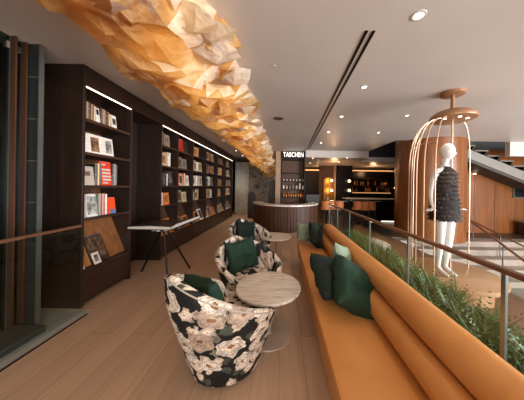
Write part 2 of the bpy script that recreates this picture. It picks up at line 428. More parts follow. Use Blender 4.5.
def spine_book(y, z, w, h, d, rgb, label, group, lean=0, xoff=0, patch=None):
    """upright book, spine to the room"""
    bm = NB(); n = 5
    prof = [(-d, 0), (-d, w)] + [(-.008 + .008 * math.sin(PI * i / n), w - w * i / n) for i in range(n + 1)]
    prism(bm, prof, 0, h, 'Z')
    o = obj('book', bm, bookmat(rgb)); o.location = (XF - .05 + xoff, y, z); o.rotation_euler = (lean, 0, 0)
    if patch:
        obj('spine_label', box(NB(), -.004, .0015, w * .12, w * .88, h * .55, h * .85), bookmat(patch), o)
    return tag(o, label, 'book', group)
def face_book(y0, y1, z, h, rgb, label, group, pic=None, picbox=(.2, .8, .2, .8), tilt=.12, th=.022, xoff=-.05, title=None):
    """book shown cover out, leaning back; parts: cover, page block, printed picture"""
    t = thing('book', label, 'book', (XF + xoff, y0, z), 0, group)
    t.rotation_euler = (0, -tilt, 0)
    w = y1 - y0
    obj('cover', box(NB(), -th, 0, 0, w, 0, h), bookmat(rgb), t, bevel=.002)
    obj('pages', box(NB(), -th + .003, -.003, .004, w + .001, .003, h + .0015), M['white'], t)
    if pic:
        a, b, c_, d = picbox
        obj('cover_picture', box(NB(), 0, .0015, w * a, w * b, h * c_, h * d), bookmat(*pic), t)
    if title:
        for (a, b, c_, d) in title: obj('title_line', box(NB(), 0, .0015, w * a, w * b, h * c_, h * d), M['white'], t)
    return t

G1 = ['paperbacks and hardbacks on the top shelf of the near bookcase', 'books shown on the second shelf of the near bookcase', 'books on the third shelf of the near bookcase', 'books on the fourth shelf of the near bookcase']
SW = ['top', 'second', 'third', 'fourth']
def run(row, pxs, bay=None, casename='near bookcase', group=None, hbase=.3, start=0, hv=.03):
    """pxs: list of (px start, px end, rgb) on the front plane"""
    for i, (a, b, rgb, h) in enumerate(pxs):
        ya, yb = py(a), py(b)
        nm = '%s book spine, %s from the near end of the %s shelf of the near bookcase' % (cname(rgb), ORD[i + start], SW[row])
        spine_book(ya, SH[row] + .0005, (yb - ya) * .96, h, .2 + .02 * R.random(), rgb, nm, group or G1[row])
W_ = (226, 218, 206); CR = (196, 170, 136); DK = (30, 27, 26); BR = (104, 76, 54); RD = (176, 34, 26); OG = (214, 120, 50); BL = (60, 84, 120); GY = (120, 114, 108); TN = (168, 128, 90); PK = (190, 130, 120); LB = (150, 176, 190)
run(0, [(84.6, 87, W_, .17), (87, 88.8, DK, .2), (88.8, 90.2, BR, .22), (90.2, 91.6, TN, .22), (91.6, 93, BR, .22), (93, 94.4, DK, .22), (94.4, 95.6, TN, .21), (95.6, 97.4, BR, .22), (97.4, 99.4, CR, .2),
        (103.4, 104.8, DK, .21), (104.8, 106.4, BR, .21), (106.4, 108, TN, .21), (108, 109.4, BR, .2), (109.4, 110.6, DK, .2), (110.6, 112, BR, .2), (112, 114.4, CR, .18)])
face_book(py(99.5), py(103.3), SH[0], .20, W_, 'white covered book facing out among brown spines on the top shelf', G1[0], (DK, 'photo'), (.2, .8, .55, .9))
face_book(py(115), py(119.6), SH[0], .19, W_, 'small white book with dark picture at far end of the top shelf', G1[0], (GY, 'photo'), (.15, .85, .3, .75))
run(1, [(84.4, 85.6, BL, .24), (85.6, 87, (40, 60, 120), .22)])
face_book(py(87.2), py(93.4), SH[1], .25, W_, 'plain white cover facing out at near end of the second shelf', G1[1], ((236, 226, 214), None), (.3, .7, .4, .5))
face_book(py(93.5), py(105), SH[1], .25, (232, 224, 212), 'white book with framed dark portrait facing out on the second shelf', G1[1], ((150, 110, 80), 'photo'), (.1, .8, .1, .85), xoff=-.045)
face_book(py(105.2), py(108.6), SH[1], .25, W_, 'narrow white cover between two pictured books on second shelf', G1[1])
face_book(py(108.8), py(117), SH[1], .25, W_, 'white book with pale grey portrait facing out on the second shelf', G1[1], ((170, 165, 160), 'photo'), (.1, .8, .15, .85))
face_book(py(84.6), py(98.8), SH[2], .24, (186, 170, 156), 'beige grey landscape book facing out on the third shelf', G1[2], ((150, 132, 118), 'photo'), (.25, .75, .5, .75))
run(2, [(99, 100.4, DK, .28), (100.4, 101.8, DK, .28), (102, 103.8, (220, 160, 80), .29), (104, 105.4, DK, .3)])
face_book(py(105.8), py(116), SH[2], .33, (220, 58, 30), 'red book with rows of white lettering facing out, third shelf', G1[2], None, title=[(.12, .5, .84, .9), (.1, .9, .62, .7), (.1, .9, .48, .56), (.1, .9, .34, .42), (.1, .9, .20, .28), (.1, .6, .08, .14)])
run(2, [(116.6, 118, (60, 56, 52), .31), (118, 119.4, GY, .31), (119.4, 121, (70, 66, 62), .30)], start=4)
run(3, [(83.6, 85, (206, 206, 196), .30), (85, 86.2, LB, .30), (86.2, 87.6, (120, 150, 170), .29), (87.6, 89, W_, .29), (89, 90.4, (170, 110, 90), .29), (90.4, 91.8, LB, .29)])
face_book(py(92), py(102), SH[3], .29, (224, 220, 212), 'pale photo book of a street scene facing out on the fourth shelf', G1[3], ((190, 186, 180), 'photo'), (.05, .95, .1, .9))
run(3, [(102.2, 103.8, (80, 90, 70), .28), (103.8, 105.2, (186, 130, 110), .29), (105.2, 106.6, DK, .29), (106.6, 108.2, PK, .29), (108.2, 109.8, (150, 70, 60), .29), (109.8, 111.4, W_, .28)], start=6)
face_book(py(111.8), py(120), SH[3], .23, (226, 76, 30), 'orange and blue cover facing out at far end of the fourth shelf', G1[3], ((90, 110, 160), None), (.3, 1, 0, .25))
# sloped display of the near bookcase
GD = 'large books propped on the sloping display of the near bookcase'
face_book(py(83.6), py(96), .455, .44, (170, 112, 66), 'big tan cover propped on the sloping display, nearest end', GD, ((150, 98, 58), None), (.2, .8, .3, .6), tilt=.40, xoff=-.04)
face_book(py(96.5), py(114), .465, .36, (44, 36, 32), 'large dark photographic cover propped on the sloping display of the near bookcase', GD, ((120, 92, 70), 'photo'), (.08, .92, .08, .92), tilt=.42, xoff=-.045)
for i, (a, b) in enumerate(((82.9, 84.8), (85.2, 87.4))):
    face_book(py(a), py(b), .4505, .24, W_, ['white slim booklet leaning at the very near end of the display ledge', 'white slim booklet leaning second from near end of the display ledge'][i], 'white booklets on the display ledge', tilt=.40, xoff=-.012, th=.012)
face_book(py(97.5), py(104), .4505, .15, W_, 'small white card book leaning in front of the dark photographic cover', 'white booklets on the display ledge', ((150, 140, 130), 'photo'), tilt=.40, xoff=-.012, th=.012)

# far bookcase: spines and covers bay by bay
bays = [Y2a + .035] + DIV + [Y2b - .035]
pal = {(0, 0): [(60, 50, 44), (150, 130, 110)], (0, 1): [RD], (0, 2): [TN, (190, 130, 70)], (0, 3): [BR, TN], (0, 4): [DK, BR], (0, 5): [CR, TN],
       (1, 0): [W_, CR, W_], (1, 1): [CR, W_, GY, RD], (1, 2): [CR, TN, W_], (1, 3): [TN, BR], (1, 4): [TN, BR, CR], (1, 5): [CR, GY],
       (2, 0): [DK, (50, 44, 42)], (2, 1): [RD, W_, RD, CR], (2, 2): [W_, (226, 226, 220), CR], (2, 3): [GY, BR], (2, 4): [TN, BR], (2, 5): [GY, BR],
       (3, 0): [BL, W_, RD, LB, OG, CR], (3, 1): [W_, RD, CR, GY], (3, 2): [CR, TN, (150, 120, 90)], (3, 3): [TN, GY], (3, 4): [CR, TN], (3, 5): [TN, CR]}
BW = ['first', 'second', 'third', 'fourth', 'fifth', 'sixth']
for b in range(6):
    ya, yb = bays[b] + .03, bays[b + 1] - .03
    for r in range(4):
        grp = 'books on the %s shelf of bay %s in the long bookcase' % (SW[r], BW[b])
        cols = pal[(r, b)]
        y = ya + .01; k = 0; frac = R.uniform(.45, .8)
        if (r, b) == (0, 1):
            face_book(y + .05, y + .33, SH[0], .30, RD, 'bright red book facing out on top shelf, second bay of long bookcase', grp, ((200, 60, 50), None), (.2, .5, .3, .7), tilt=.1)
            y += .36; frac = .6; cols = [DK]
        if (r, b) == (0, 2):
            face_book(y + .02, y + .36, SH[0], .26, (198, 140, 84), 'tan orange book facing out on top shelf, third bay of long bookcase', grp, ((180, 120, 70), 'photo'), tilt=.1); y += .4
        while y < ya + (yb - ya) * frac:
            wd = R.uniform(.026, .052)
            if R.random() < .28 and y + .26 < yb:
                fw = R.uniform(.19, .25); rgb = R.choice(cols)
                face_book(y, y + fw, SH[r], R.uniform(.24, .31), rgb, '%s cover facing out, item %s on %s shelf, %s bay of long bookcase' % (cname(rgb), ORD[k], SW[r], BW[b]), grp, (R.choice([GY, BR, TN, rgb]), 'photo'), tilt=.1)
                y += fw + .012
            else:
                rgb = cols[k % len(cols)]
                if R.random() < .2: rgb = R.choice([DK, BR, W_])
                spine_book(y, SH[r] + .0005, wd * .95, R.uniform(.23, .31), .2, rgb, '%s spine, item %s from near end of %s shelf, %s bay of long bookcase' % (cname(rgb), ORD[k], SW[r], BW[b]), grp)
                y += wd
            k += 1
    n = max(1, int((yb - ya) / .3)); wdt = (yb - ya) / n
    for k in range(n):
        rgb = R.choice([W_, CR, TN, GY, CR, OG]) if b else [OG, CR, W_][k % 3]
        face_book(ya + k * wdt + .02, ya + (k + 1) * wdt - .04, .4505, R.uniform(.26, .36), rgb,
                  '%s cover propped %s on the low display of the %s bay of long bookcase' % (cname(rgb), ORD[k], BW[b]), 'covers propped along the low display of the long bookcase', (R.choice([GY, BR, DK, TN]), 'photo'), (.1, .9, .15, .85), tilt=.40, xoff=-.03)

# ------------------------------------------------------------------ reading stand with open book
t = thing('book_stand', 'slim black tripod stand in front of the gap between bookcases', 'stand', (-1.95, 3.48, 0))
def legp(a, b, parent): return obj('leg', tube(NB(), [a, b], .018, 8, r2=.014), M['black'], parent, smooth=True)
top_c = Vector((0, 0, .78))
for p in ((-.42, .1, 0.005), (.16, -.16, .005), (.33, .27, .005)): legp(top_c + Vector((p[0] * .06, p[1] * .06, 0)), p, t)
hub = obj('hub', lathe(NB(), [(0, -.04), (.04, -.035), (.045, .0), (.03, .02), (0, .025)], 20, (0, 0, .78)), M['grey'], t, smooth=True)
for k, (dx, dy) in enumerate(((-.11, -.09), (-.02, -.12), (.08, -.08), (.04, .1))):
    bm = NB(); lathe(bm, [(0, -.03), (.03, -.02), (.04, .005), (.02, .03), (0, .033)], 12, (dx, dy, .765)); obj('clamp', bm, M['white'], t, smooth=True)
obj('tray', box(NB(), -.36, .3, -.3, .34, .80, .812), M['black'], t, bevel=.003)
bk = thing('open_book', 'huge open picture book with dark pages and white edges on the black stand', 'book', (-1.95, 3.48, .8135))
def page_block(x0, x1, rise0, rise1, parent, nm, mat):
    bm = NB(); n = 8; lo = []; 
    poly = [(x0, rise0)] + [(x1, rise1)]
    prism(bm, [(x0, rise0), (x1, rise1), (x1, rise1 + .035), ((x0 + x1) / 2, (rise0 + rise1) / 2 + .045), (x0, rise0 + .03)], -.31, .34, 'Y')
    return obj(nm, bm, mat, parent)
page_block(-.37, .27, .002, .002, bk, 'page_block', M['white'])
page_block(.285, .46, .004, .085, bk, 'page_block', M['white'])
bm = NB(); prism(bm, [(-.355, .034), (-.05, .0485), (.255, .039), (.255, .041), (-.05, .0505), (-.355, .036)], -.285, .32, 'Y'); obj('printed_page', bm, bookmat((70, 62, 56), 'photo'), bk)
bm = NB(); prism(bm, [(.295, .041), (.37, .09), (.45, .118), (.45, .121), (.37, .093), (.295, .044)], -.285, .32, 'Y'); obj('printed_page', bm, bookmat((90, 80, 70), 'photo'), bk)

# ------------------------------------------------------------------ paper sculpture
def canopy():
    bm = NB(); rr = random.Random(3)
    ds = .16; ny = int(11.2 / ds); nx = 8
    uvg = []
    for j in range(ny + 1):
        y = -1.2 + j * ds; row = []
        taper = 1.0
        xl, xr = -1.78, -.58 + min(.12, max(0, y - 1) * .03)
        q = max(0, y - 6) / 4; xl += .85 * q; xr += .22 * q
        for i in range(nx + 1):
            s = i / nx
            x = xl + (xr - xl) * s
            sag = .26 * (math.sin(PI * min(1, s * 1.05)) ** .6 if 0 < s < .95 else 0)
            z = CEIL - .03 - sag - .75 * q ** 1.5
            amp = .055 if 0 < i < nx else .03
            edge = .06 * noise.noise(Vector((y * 1.3, s * 3, 0))) * 2
            row.append(bm.verts.new((x + rr.uniform(-.05, .05) + (edge if i in (0, nx) else 0), y + rr.uniform(-.055, .055), min(CEIL - .02, z + rr.uniform(-amp, amp) + .10 * noise.noise(Vector((x * 2.1, y * 2.1, 5)))))))
        uvg.append(row)
    for j in range(ny):
        for i in range(nx):
            q = (uvg[j][i], uvg[j][i + 1], uvg[j + 1][i + 1], uvg[j + 1][i])
            if rr.random() < .5: ff = [bm.faces.new((q[0], q[1], q[2])), bm.faces.new((q[0], q[2], q[3]))]
            else: ff = [bm.faces.new((q[0], q[1], q[3])), bm.faces.new((q[1], q[2], q[3]))]
            for f_ in ff:      # daylight on the right flank painted as paler faces, thinning out into the distance
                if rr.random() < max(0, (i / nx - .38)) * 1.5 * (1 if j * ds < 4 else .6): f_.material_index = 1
    bmesh.ops.subdivide_edges(bm, edges=bm.edges[:], cuts=1, use_grid_fill=True)
    for v in bm.verts:
        v.co += Vector((rr.uniform(-1, 1), rr.uniform(-1, 1), rr.uniform(-1, 1))) * .010
        v.co.z = min(v.co.z, CEIL - .01)
    return bm
pc = thing('paper_sculpture', 'long crumpled amber paper sculpture glowing under the ceiling', 'ceiling sculpture', (0, 0, 0))
obj('paper_canopy', canopy(), None, pc, mats=[M['paper'], M['litpaper']])
# folded sheets hanging out of the canopy along its right flank
for k in range(64):
    y = .9 + 8.5 * (k / 64) ** 1.15 + R.uniform(-.08, .08); s = R.choice([0, 0, 1, 2]); sz = R.uniform(.13, .25) * (1.2 if y < 3 else 1); dz = .75 * (max(0, y - 6) / 4) ** 1.5; dx = .5 * max(0, y - 6) / 4
    cx = [-.66, -.95, -1.36][s] + R.uniform(-.12, .08); cz = [2.77, 2.64, 2.68][s] - dz + R.uniform(-.04, .04); cx += dx * (.3 if s == 0 else 1)
    bm = NB(); ctr = bm.verts.new((cx, y, cz - sz * .28)); n = R.choice([5, 6, 7]); ring = []
    a0 = R.random() * 6
    for i in range(n):
        a = a0 + 2 * PI * i / n; rr = sz * R.uniform(.7, 1.25)
        ring.append(bm.verts.new((cx + rr * math.cos(a), y + rr * math.sin(a), min(CEIL - .012, cz + R.uniform(-.06, .13)))))
    for i in range(n): bm.faces.new((ctr, ring[i], ring[(i + 1) % n]))
    bmesh.ops.subdivide_edges(bm, edges=bm.edges[:], cuts=1)
    for v in bm.verts: v.co += Vector((R.uniform(-1, 1), R.uniform(-1, 1), R.uniform(-.6, .2))) * .014
    obj('folded_sheet', bm, M['litpaper' if (s == 0 and R.random() < .8) or R.random() < .3 else 'paper'], pc)  # right-hand sheets mostly paler, with the daylight painted in

# ------------------------------------------------------------------ ceiling fittings
def slot(a, b, label):
    d = Vector((b[0] - a[0], b[1] - a[1])); n = Vector((-d.y, d.x)).normalized() * .014
    bm = NB(); prism(bm, [(a[0] - n.x, a[1] - n.y), (b[0] - n.x, b[1] - n.y), (b[0] + n.x, b[1] + n.y), (a[0] + n.x, a[1] + n.y)], CEIL - .006, CEIL - .0005)
    tag(obj('air_slot', bm, M['black']), label, 'air slot', 'twin black slots in the ceiling')
slot((.745, 1.9), (.94, 8.1), 'left of the two long black slots cut in the ceiling')
slot((.81, 1.9), (1.02, 8.1), 'right of the two long black slots cut in the ceiling')
dl = [((418.5, 15.5), 'large recessed downlight alone near the upper right of the ceiling', .048), ((364, 87), 'recessed downlight right of the slots, nearest of that row', .04), ((341.5, 116.5), 'recessed downlight right of the slots, second of that row', .04),
      ((328.5, 132), 'recessed downlight right of the slots, third of that row', .04), ((321, 143), 'recessed downlight right of the slots, farthest of that row', .04), ((407, 115.5), 'recessed downlight in the ceiling just left of the birdcage', .035), ((378.5, 132.5), 'recessed downlight near the ceiling edge left of the curved column', .035)]
def downlight(p, label, r, z, lit=True, energy=14):
    t = thing('downlight', label, 'downlight', (p.x, p.y, z), 0, 'recessed ceiling downlights')
    obj('ring', lathe(NB(), [(r * .75, -.0005), (r * .8, -.006), (r * 1.2, -.004), (r * 1.25, -.0005)], 24), M['white'], t, smooth=True)
    obj('lens', lathe(NB(), [(0, -.004), (r * .76, -.004), (r * .76, -.0005), (0, -.0005)], 24), M['lampw'] if lit else M['black'], t)
    L = bpy.data.lights.new('downlight_beam', 'SPOT'); L.energy = energy; L.color = (1, .78, .56); L.spot_size = rad(100); L.spot_blend = .8; L.shadow_soft_size = .06
    lo = bpy.data.objects.new('downlight_beam', L); C.objects.link(lo); lo.location = (p.x, p.y, z - .03)
for (q, lb, r) in dl: downlight(onz(*q, CEIL), lb, r, CEIL)
for q, lb in (((313, 158), 'tiny downlight in the lower far ceiling, left front'), ((310, 163), 'tiny downlight in the lower far ceiling, left rear'), ((347, 158), 'tiny downlight in the lower far ceiling, right front'), ((339, 162), 'tiny downlight in the lower far ceiling, right rear')):
    downlight(onz(*q, 2.65), lb, .05, 2.65, energy=10)
p = onz(278.5, 118.5, CEIL)
v = thing('ceiling_speaker', 'dark round grille in the ceiling between paper sculpture and slots', 'ceiling speaker', (p.x, p.y, CEIL))
obj('grille', lathe(NB(), [(0, -.006), (.085, -.006), (.09, -.0005)], 28), M['brown'], v); obj('rim', lathe(NB(), [(.088, -.0005), (.09, -.009), (.1, -.009), (.103, -.0005)], 28), M['dark'], v)
p = onz(274, 66, CEIL)
tag(obj('smoke_detector', lathe(NB(), [(0, -.006), (.02, -.005), (.024, -.0005)], 20, p), M['ceil'], smooth=True), 'tiny pale disc on the ceiling right of the paper sculpture', 'smoke detector')

# ------------------------------------------------------------------ sofa
SX = .31; Y0, YE = -.5, 4.15
sofa = thing('sofa', 'very long tan leather bench sofa with two rolled backs', 'sofa', (SX, Y0, 0))
def rounded(bm, pts, y0, y1, r=.03, seg=4, ny=24):
    """prism along Y with rounded outline corners"""
    out = []; n = len(pts)
    for i in range(n):
        p = Vector(pts[i]); a = (Vector(pts[i - 1]) - p); b = (Vector(pts[(i + 1) % n]) - p)
        rr = min(r, a.length * .45, b.length * .45); pa = p + a.normalized() * rr; pb = p + b.normalized() * rr
        for k in range(seg + 1):
            s = k / seg; out.append(tuple((1 - s) ** 2 * pa + 2 * s * (1 - s) * p + s * s * pb))
    return prism(bm, out, y0, y1, 'Y')
L = YE - Y0
obj('base', rounded(NB(), [(.115, 0), (.62, 0), (.62, .30), (.115, .30)], .05, L - .05, .01), M['brown'], sofa, smooth=True)
# seat, slightly crowned, with front drop panel
obj('seat', rounded(NB(), [(.03, .10), (.60, .12), (.60, .375), (.40, .41), (.20, .425), (0.0, .415)], 0, L, .035), M['leather'], sofa, smooth=True)
seam = NB(); tube(seam, [(.012, .01, .415), (.012, L - .01, .415)], .005, 8); obj('piping', seam, M['leather'], sofa, smooth=True)
def roll(cx, cz, rx, rz_, tilt, y0, y1, nm):
    bm = NB(); seg = 28; n = 60; rings = []
    for j in range(n + 1):
        y = y0 + (y1 - y0) * j / n
        e = min(y - y0, y1 - y); k = 1.0 if e > .06 else math.sqrt(max(0.0, 1 - (1 - e / .06) ** 2)) * .35 + .65
        ring = []
        for i in range(seg):
            a = 2 * PI * i / seg; x = math.cos(a) * rx * k; z = math.sin(a) * rz_ * k
            w = 1 + .012 * noise.noise(Vector((math.cos(a), y * 3, math.sin(a))))
            xx = x * math.cos(tilt) - z * math.sin(tilt); zz = x * math.sin(tilt) + z * math.cos(tilt)
            ring.append(bm.verts.new((cx + xx * w, y, cz + zz * w)))
        rings.append(ring)
    for a, b in zip(rings, rings[1:]):
        for i in range(seg): bm.faces.new((a[i], a[(i + 1) % seg], b[(i + 1) % seg], b[i]))
    bm.faces.new(rings[0][::-1]); bm.faces.new(rings[-1])
    return obj(nm, bm, M['leather'], sofa, smooth=True)
roll(.515, .502, .088, .090, -.2, 0, L, 'lower_back_roll')
roll(.60, .682, .103, .103, -.12, 0, L, 'upper_back_roll')
obj('back_panel', rounded(NB(), [(.56, .05), (.69, .05), (.69, .60), (.62, .60)], .02, L - .02, .02), M['leather'], sofa, smooth=True)

def pillow(name, w, h, th, mat, label, loc, rot, cat='cushion', group=None, seed=0):
    bm = NB(); n = 22; rr = random.Random(seed); grid = {}
    for side in (1, -1):
        for i in range(n + 1):
            for j in range(n + 1):
                u = -1 + 2 * i / n; v_ = -1 + 2 * j / n
                pin = 1 - .10 * ((1 - abs(u) ** 2) * abs(v_) ** 3 + (1 - abs(v_) ** 2) * abs(u) ** 3)
                t_ = ((1 - u ** 4) * (1 - v_ ** 4)) ** .42 if abs(u) < 1 and abs(v_) < 1 else 0
                x = u * w / 2 * pin; z = v_ * h / 2 * pin
                wr = .5 * noise.noise(Vector((u * 2.2 + seed, v_ * 2.2, seed))) + .3 * noise.noise(Vector((u * 5, v_ * 5 + seed, 1)))
                y = side * th / 2 * t_ * (1 + .6 * wr)
                if t_ == 0 and (i, j, 1) in grid: grid[(i, j, side)] = grid[(i, j, 1)]; continue
                grid[(i, j, side)] = bm.verts.new((x, y, z))
        for i in range(n):
            for j in range(n): bm.faces.new((grid[(i, j, side)], grid[(i + 1, j, side)], grid[(i + 1, j + 1, side)], grid[(i, j + 1, side)]))
    o = obj(name, bm, mat, smooth=True); o.location = loc; o.rotation_euler = rot
    for p in o.data.polygons: p.use_smooth = True
    return tag(o, label, cat, group)
def R3(a, b, c): return (rad(a), rad(b), rad(c))
pillow('cushion', .47, .45, .19, M['inkgreen'], 'dark green cushion lying left of the pair in mid sofa', (.50, 2.08, .60), R3(-40, 22, 42), group='cushions on the long sofa', seed=1)
pillow('cushion', .48, .46, .21, M['green'], 'bright emerald cushion right of the pair leaning on the sofa back', (.66, 1.88, .60), R3(-42, 35, 22), group='cushions on the long sofa', seed=2)
pillow('cushion', .40, .40, .13, M['sage'], 'sage green cushion tucked behind the two dark ones mid sofa', (.66, 2.25, .68), R3(-12, 20, 55), group='cushions on the long sofa', seed=3)
pillow('cushion', .40, .40, .15, M['inkgreen'], 'dark cushion at the far end of the sofa against its back', (.66, 3.95, .63), R3(-15, 10, 50), group='cushions on the long sofa', seed=4)
pillow('cushion', .33, .34, .13, M['sage'], 'pale sage cushion at the far end of the sofa, left one', (.44, 3.98, .62), R3(-10, 8, 25), group='cushions on the long sofa', seed=5)
pillow('cushion', .40, .40, .15, M['inkgreen'], 'dark cushion nearest the counter on the sofa end', (.62, 3.72, .62), R3(-20, 30, 55), group='cushions on the long sofa', seed=6)

# ------------------------------------------------------------------ tables
def table(x, y, h, r, label):
    t = thing('side_table', label, 'side table', (x, y, 0), 0, 'round pedestal tables between armchairs and sofa')
    obj('tabletop', lathe(NB(), [(0, h - .028), (r - .012, h - .028), (r, h - .02), (r, h - .006), (r - .006, h), (0, h)], 56, sy=1.08), M['stone'], t, smooth=True)
    obj('pedestal', lathe(NB(), [(.05, .02), (.032, .05), (.028, .1), (.028, h - .06), (.07, h - .029), (0, h - .029)], 32), M['base'], t, smooth=True)
    obj('base_plate', lathe(NB(), [(0, 0), (.24, 0), (.245, .006), (.24, .014), (.06, .022), (0, .024)], 48), M['base'], t, smooth=True)
    return t
table(-.12, 2.13, .49, .325, 'near round table with streaked stone top beside the closest armchair')
table(-.10, 4.24, .49, .31, 'far small round table with streaked stone top near the counter')

# ------------------------------------------------------------------ armchairs
def armchair(x, y, face, label, cushmat, clabel, seed, hb=.80, ks=1.0):
    t = thing('armchair', label, 'armchair', (x, y, 0), 0, 'floral tub armchairs by the round tables')
    def rimz(p):      # p: angle from the front, 0..pi
        p = abs(p)
        s = min(1, max(0, (p - rad(56)) / rad(124)))
        s2 = s * s * (3 - 2 * s)
        lift = min(1, max(0, (p - rad(50)) / rad(18)))
        return .385 + .095 * (lift * lift * (3 - 2 * lift)) + (hb - .48) * (.7 * s + .3 * s2)
    def rad_out(z): 
        u = z / .8; return (.250 + .14 * min(1, u * 1.3) ** .9 + .055 * u) * ks
    seg = 96; prof_n = 12; bm = NB(); uvl = bm.loops.layers.uv.new('UVMap'); rows = []
    for k in range(seg + 1):
        p = -PI + 2 * PI * k / seg; hz = rimz(p); th = .065; a = face + p
        pts = []
        for i in range(prof_n + 1):
            z = .035 + (hz - .035) * i / prof_n; r = rad_out(z); pts.append((r, z))
        rt = rad_out(hz)
        for q in (30, 60, 90, 120, 150): 
            pts.append((rt - th / 2 + th / 2 * math.cos(rad(q)), hz + th * .38 * math.sin(rad(q))))
        zb = .34
        for i in range(6):
            z = hz + (zb - hz) * i / 5; pts.append((rad_out(z) - th - .01 * i / 5, z))
        row = []; vlen = 0
        for i, (r, z) in enumerate(pts):
            if i: vlen += math.hypot(r - pts[i - 1][0], z - pts[i - 1][1])
            sq = 1 + .03 * math.cos(2 * p)
            row.append(((r * sq * math.cos(a), r * sq * math.sin(a), z), (p * .36 + seed * 1.7, vlen + seed)))
        rows.append(row)
    vv = [[bm.verts.new(c[0]) for c in row] for row in rows[:-1]]; vv.append(vv[0])
    for k in range(seg):
        for i in range(len(rows[0]) - 1):
            f = bm.faces.new((vv[k][i], vv[k + 1][i], vv[k + 1][i + 1], vv[k][i + 1]))
            for l, c in zip(f.loops, (rows[k][i], rows[k + 1][i], rows[k + 1][i + 1], rows[k][i + 1])): l[uvl].uv = c[1]
    obj('shell', bm, M['floral'], t, smooth=True)
    pp = []
    for k in range(seg):
        p = -PI + 2 * PI * k / seg; hz = rimz(p); r = (rad_out(hz) + .001) * (1 + .03 * math.cos(2 * p)); pp.append((r * math.cos(face + p), r * math.sin(face + p), hz + .006))
    obj('piping', tube(NB(), pp, .0055, 6, closed=True), M['piping'], t, smooth=True)
    bm = NB(); uvl = bm.loops.layers.uv.new('UVMap')
    lathe(bm, [(0, .30), (.28, .30), (.295, .33), (.295, .38), (.27, .405), (.15, .418), (0, .42)], 40)
    for f in bm.faces:
        for l in f.loops: l[uvl].uv = (l.vert.co.x + 5, l.vert.co.y + 3)
    obj('seat_cushion', bm, M['floral'], t, smooth=True)
    obj('swivel_base', lathe(NB(), [(0, 0), (.19, 0), (.19, .02), (.23, .036), (0, .036)], 36), M['black'], t)
    back = Vector((math.cos(face + PI), math.sin(face + PI)))
    pillow('cushion', .44, .40, .15, cushmat, clabel, (x + back.x * .215, y + back.y * .215, .595), (rad(-14), rad(8 if seed % 2 else -6), face - PI / 2 + PI), group='cushions in the armchairs', seed=seed + 10)
    return t
armchair(-.445, 1.80, rad(50), 'nearest floral tub armchair, turned with its back to us', M['green'], 'dark green cushion inside the nearest floral armchair', 1, .855, 1.07)
armchair(-.36, 2.58, rad(-48), 'middle floral tub armchair behind the near round table', M['green'], 'dark green cushion in the middle floral armchair', 2, .785)
armchair(-.56, 3.98, rad(-48), 'farthest floral tub armchair beside the far round table', M['inkgreen'], 'black green cushion in the farthest floral armchair', 3)

# ------------------------------------------------------------------ right balustrade and planter
g = thing('glass_balustrade', 'long glass balustrade with brown timber handrail behind the sofa', 'balustrade', (1.2, 0, 0))
obj('handrail', box(NB(), -.024, .024, -.6, 5.3, 1.05, 1.08), M['rail'], g, bevel=.01)
ys = [-.6, .2, 1.125, 1.98, 2.85, 3.7, 4.5, 5.3]
for k, yy in enumerate(ys): obj('post', box(NB(), -.007, .007, yy - .012, yy + .012, 0.0, 1.05), M['grey'], g)
for a, b in zip(ys, ys[1:]): obj('glass_pane', box(NB(), -.006, .006, a + .016, b - .016, .02, 1.04), M['glass'], g)
pl = thing('planter', 'low dark planter trough running beyond the glass behind the sofa', 'planter', (1.27, -.5, 0))
obj('trough', box(NB(), 0, .50, 0, 5.6, 0, .24), M['dark'], pl, bevel=.01)
tag(obj('soil_bed', box(NB(), 1.29, 1.75, -.48, 5.08, .241, .27), M['soil']), 'dark soil filling the planter trough behind the glass', 'soil')['kind'] = 'stuff'
def plant_mesh(kind, seed):
    rr = random.Random(seed); bm = NB()
    n = {0: 150, 1: 100, 2: 80}[kind]
    for _ in range(n):
        a = rr.random() * 2 * PI; ln = rr.uniform(.12, .30) * (1 if kind != 1 else .85); el = rr.uniform(.5, 1.35); wd = [.0035, .011, .005][kind] * rr.uniform(.7, 1.3)
        p = Vector((rr.uniform(-.04, .04), rr.uniform(-.04, .04), 0)); d = Vector((math.cos(a) * math.cos(el), math.sin(a) * math.cos(el), math.sin(el)))
        side = Vector((-math.sin(a), math.cos(a), 0)); prev = None; ns = 6
        for i in range(ns + 1):
            s = i / ns
            if kind == 1: wv = wd * (0.08 if s < .45 else math.sin(PI * (s - .45) / .55) + .03)
            else: wv = wd * (math.sin(PI * min(1, s * .9 + .1)) + .05)
            l, r_ = bm.verts.new(p - side * wv), bm.verts.new(p + side * wv)
            if prev: bm.faces.new((prev[0], prev[1], r_, l))
            prev = (l, r_); p = p + d * (ln / ns); d = (d + Vector((0, 0, -.16 if kind != 1 else -.1))).normalized()
        if kind == 2:      # feathery side leaflets
            q = Vector((0, 0, .02)); dd = Vector((math.cos(a) * math.cos(el), math.sin(a) * math.cos(el), math.sin(el)))
            for i in range(1, 9):
                q = q + dd * ln / 9; dd = (dd + Vector((0, 0, -.10))).normalized()
                for sg in (-1, 1):
                    e = q + side * sg * .034 * (1 - i / 11) + dd * .014
                    v1, v2, v3 = bm.verts.new(q), bm.verts.new(q + dd * .012), bm.verts.new(e); bm.faces.new((v1, v2, v3))
    return bm
names = ['grass_plant', 'broadleaf_plant', 'fern_plant']; cats = 'plant'
glabels = ['grassy green tuft growing in the planter behind the glass', 'broad leaved green plant growing in the planter behind the glass', 'feathery fern growing in the planter behind the glass']
protos = [[obj(names[k], plant_mesh(k, 5 * k + s), M['leaf%d' % (k + 1)]) for s in range(3)] for k in range(3)]
used = set()
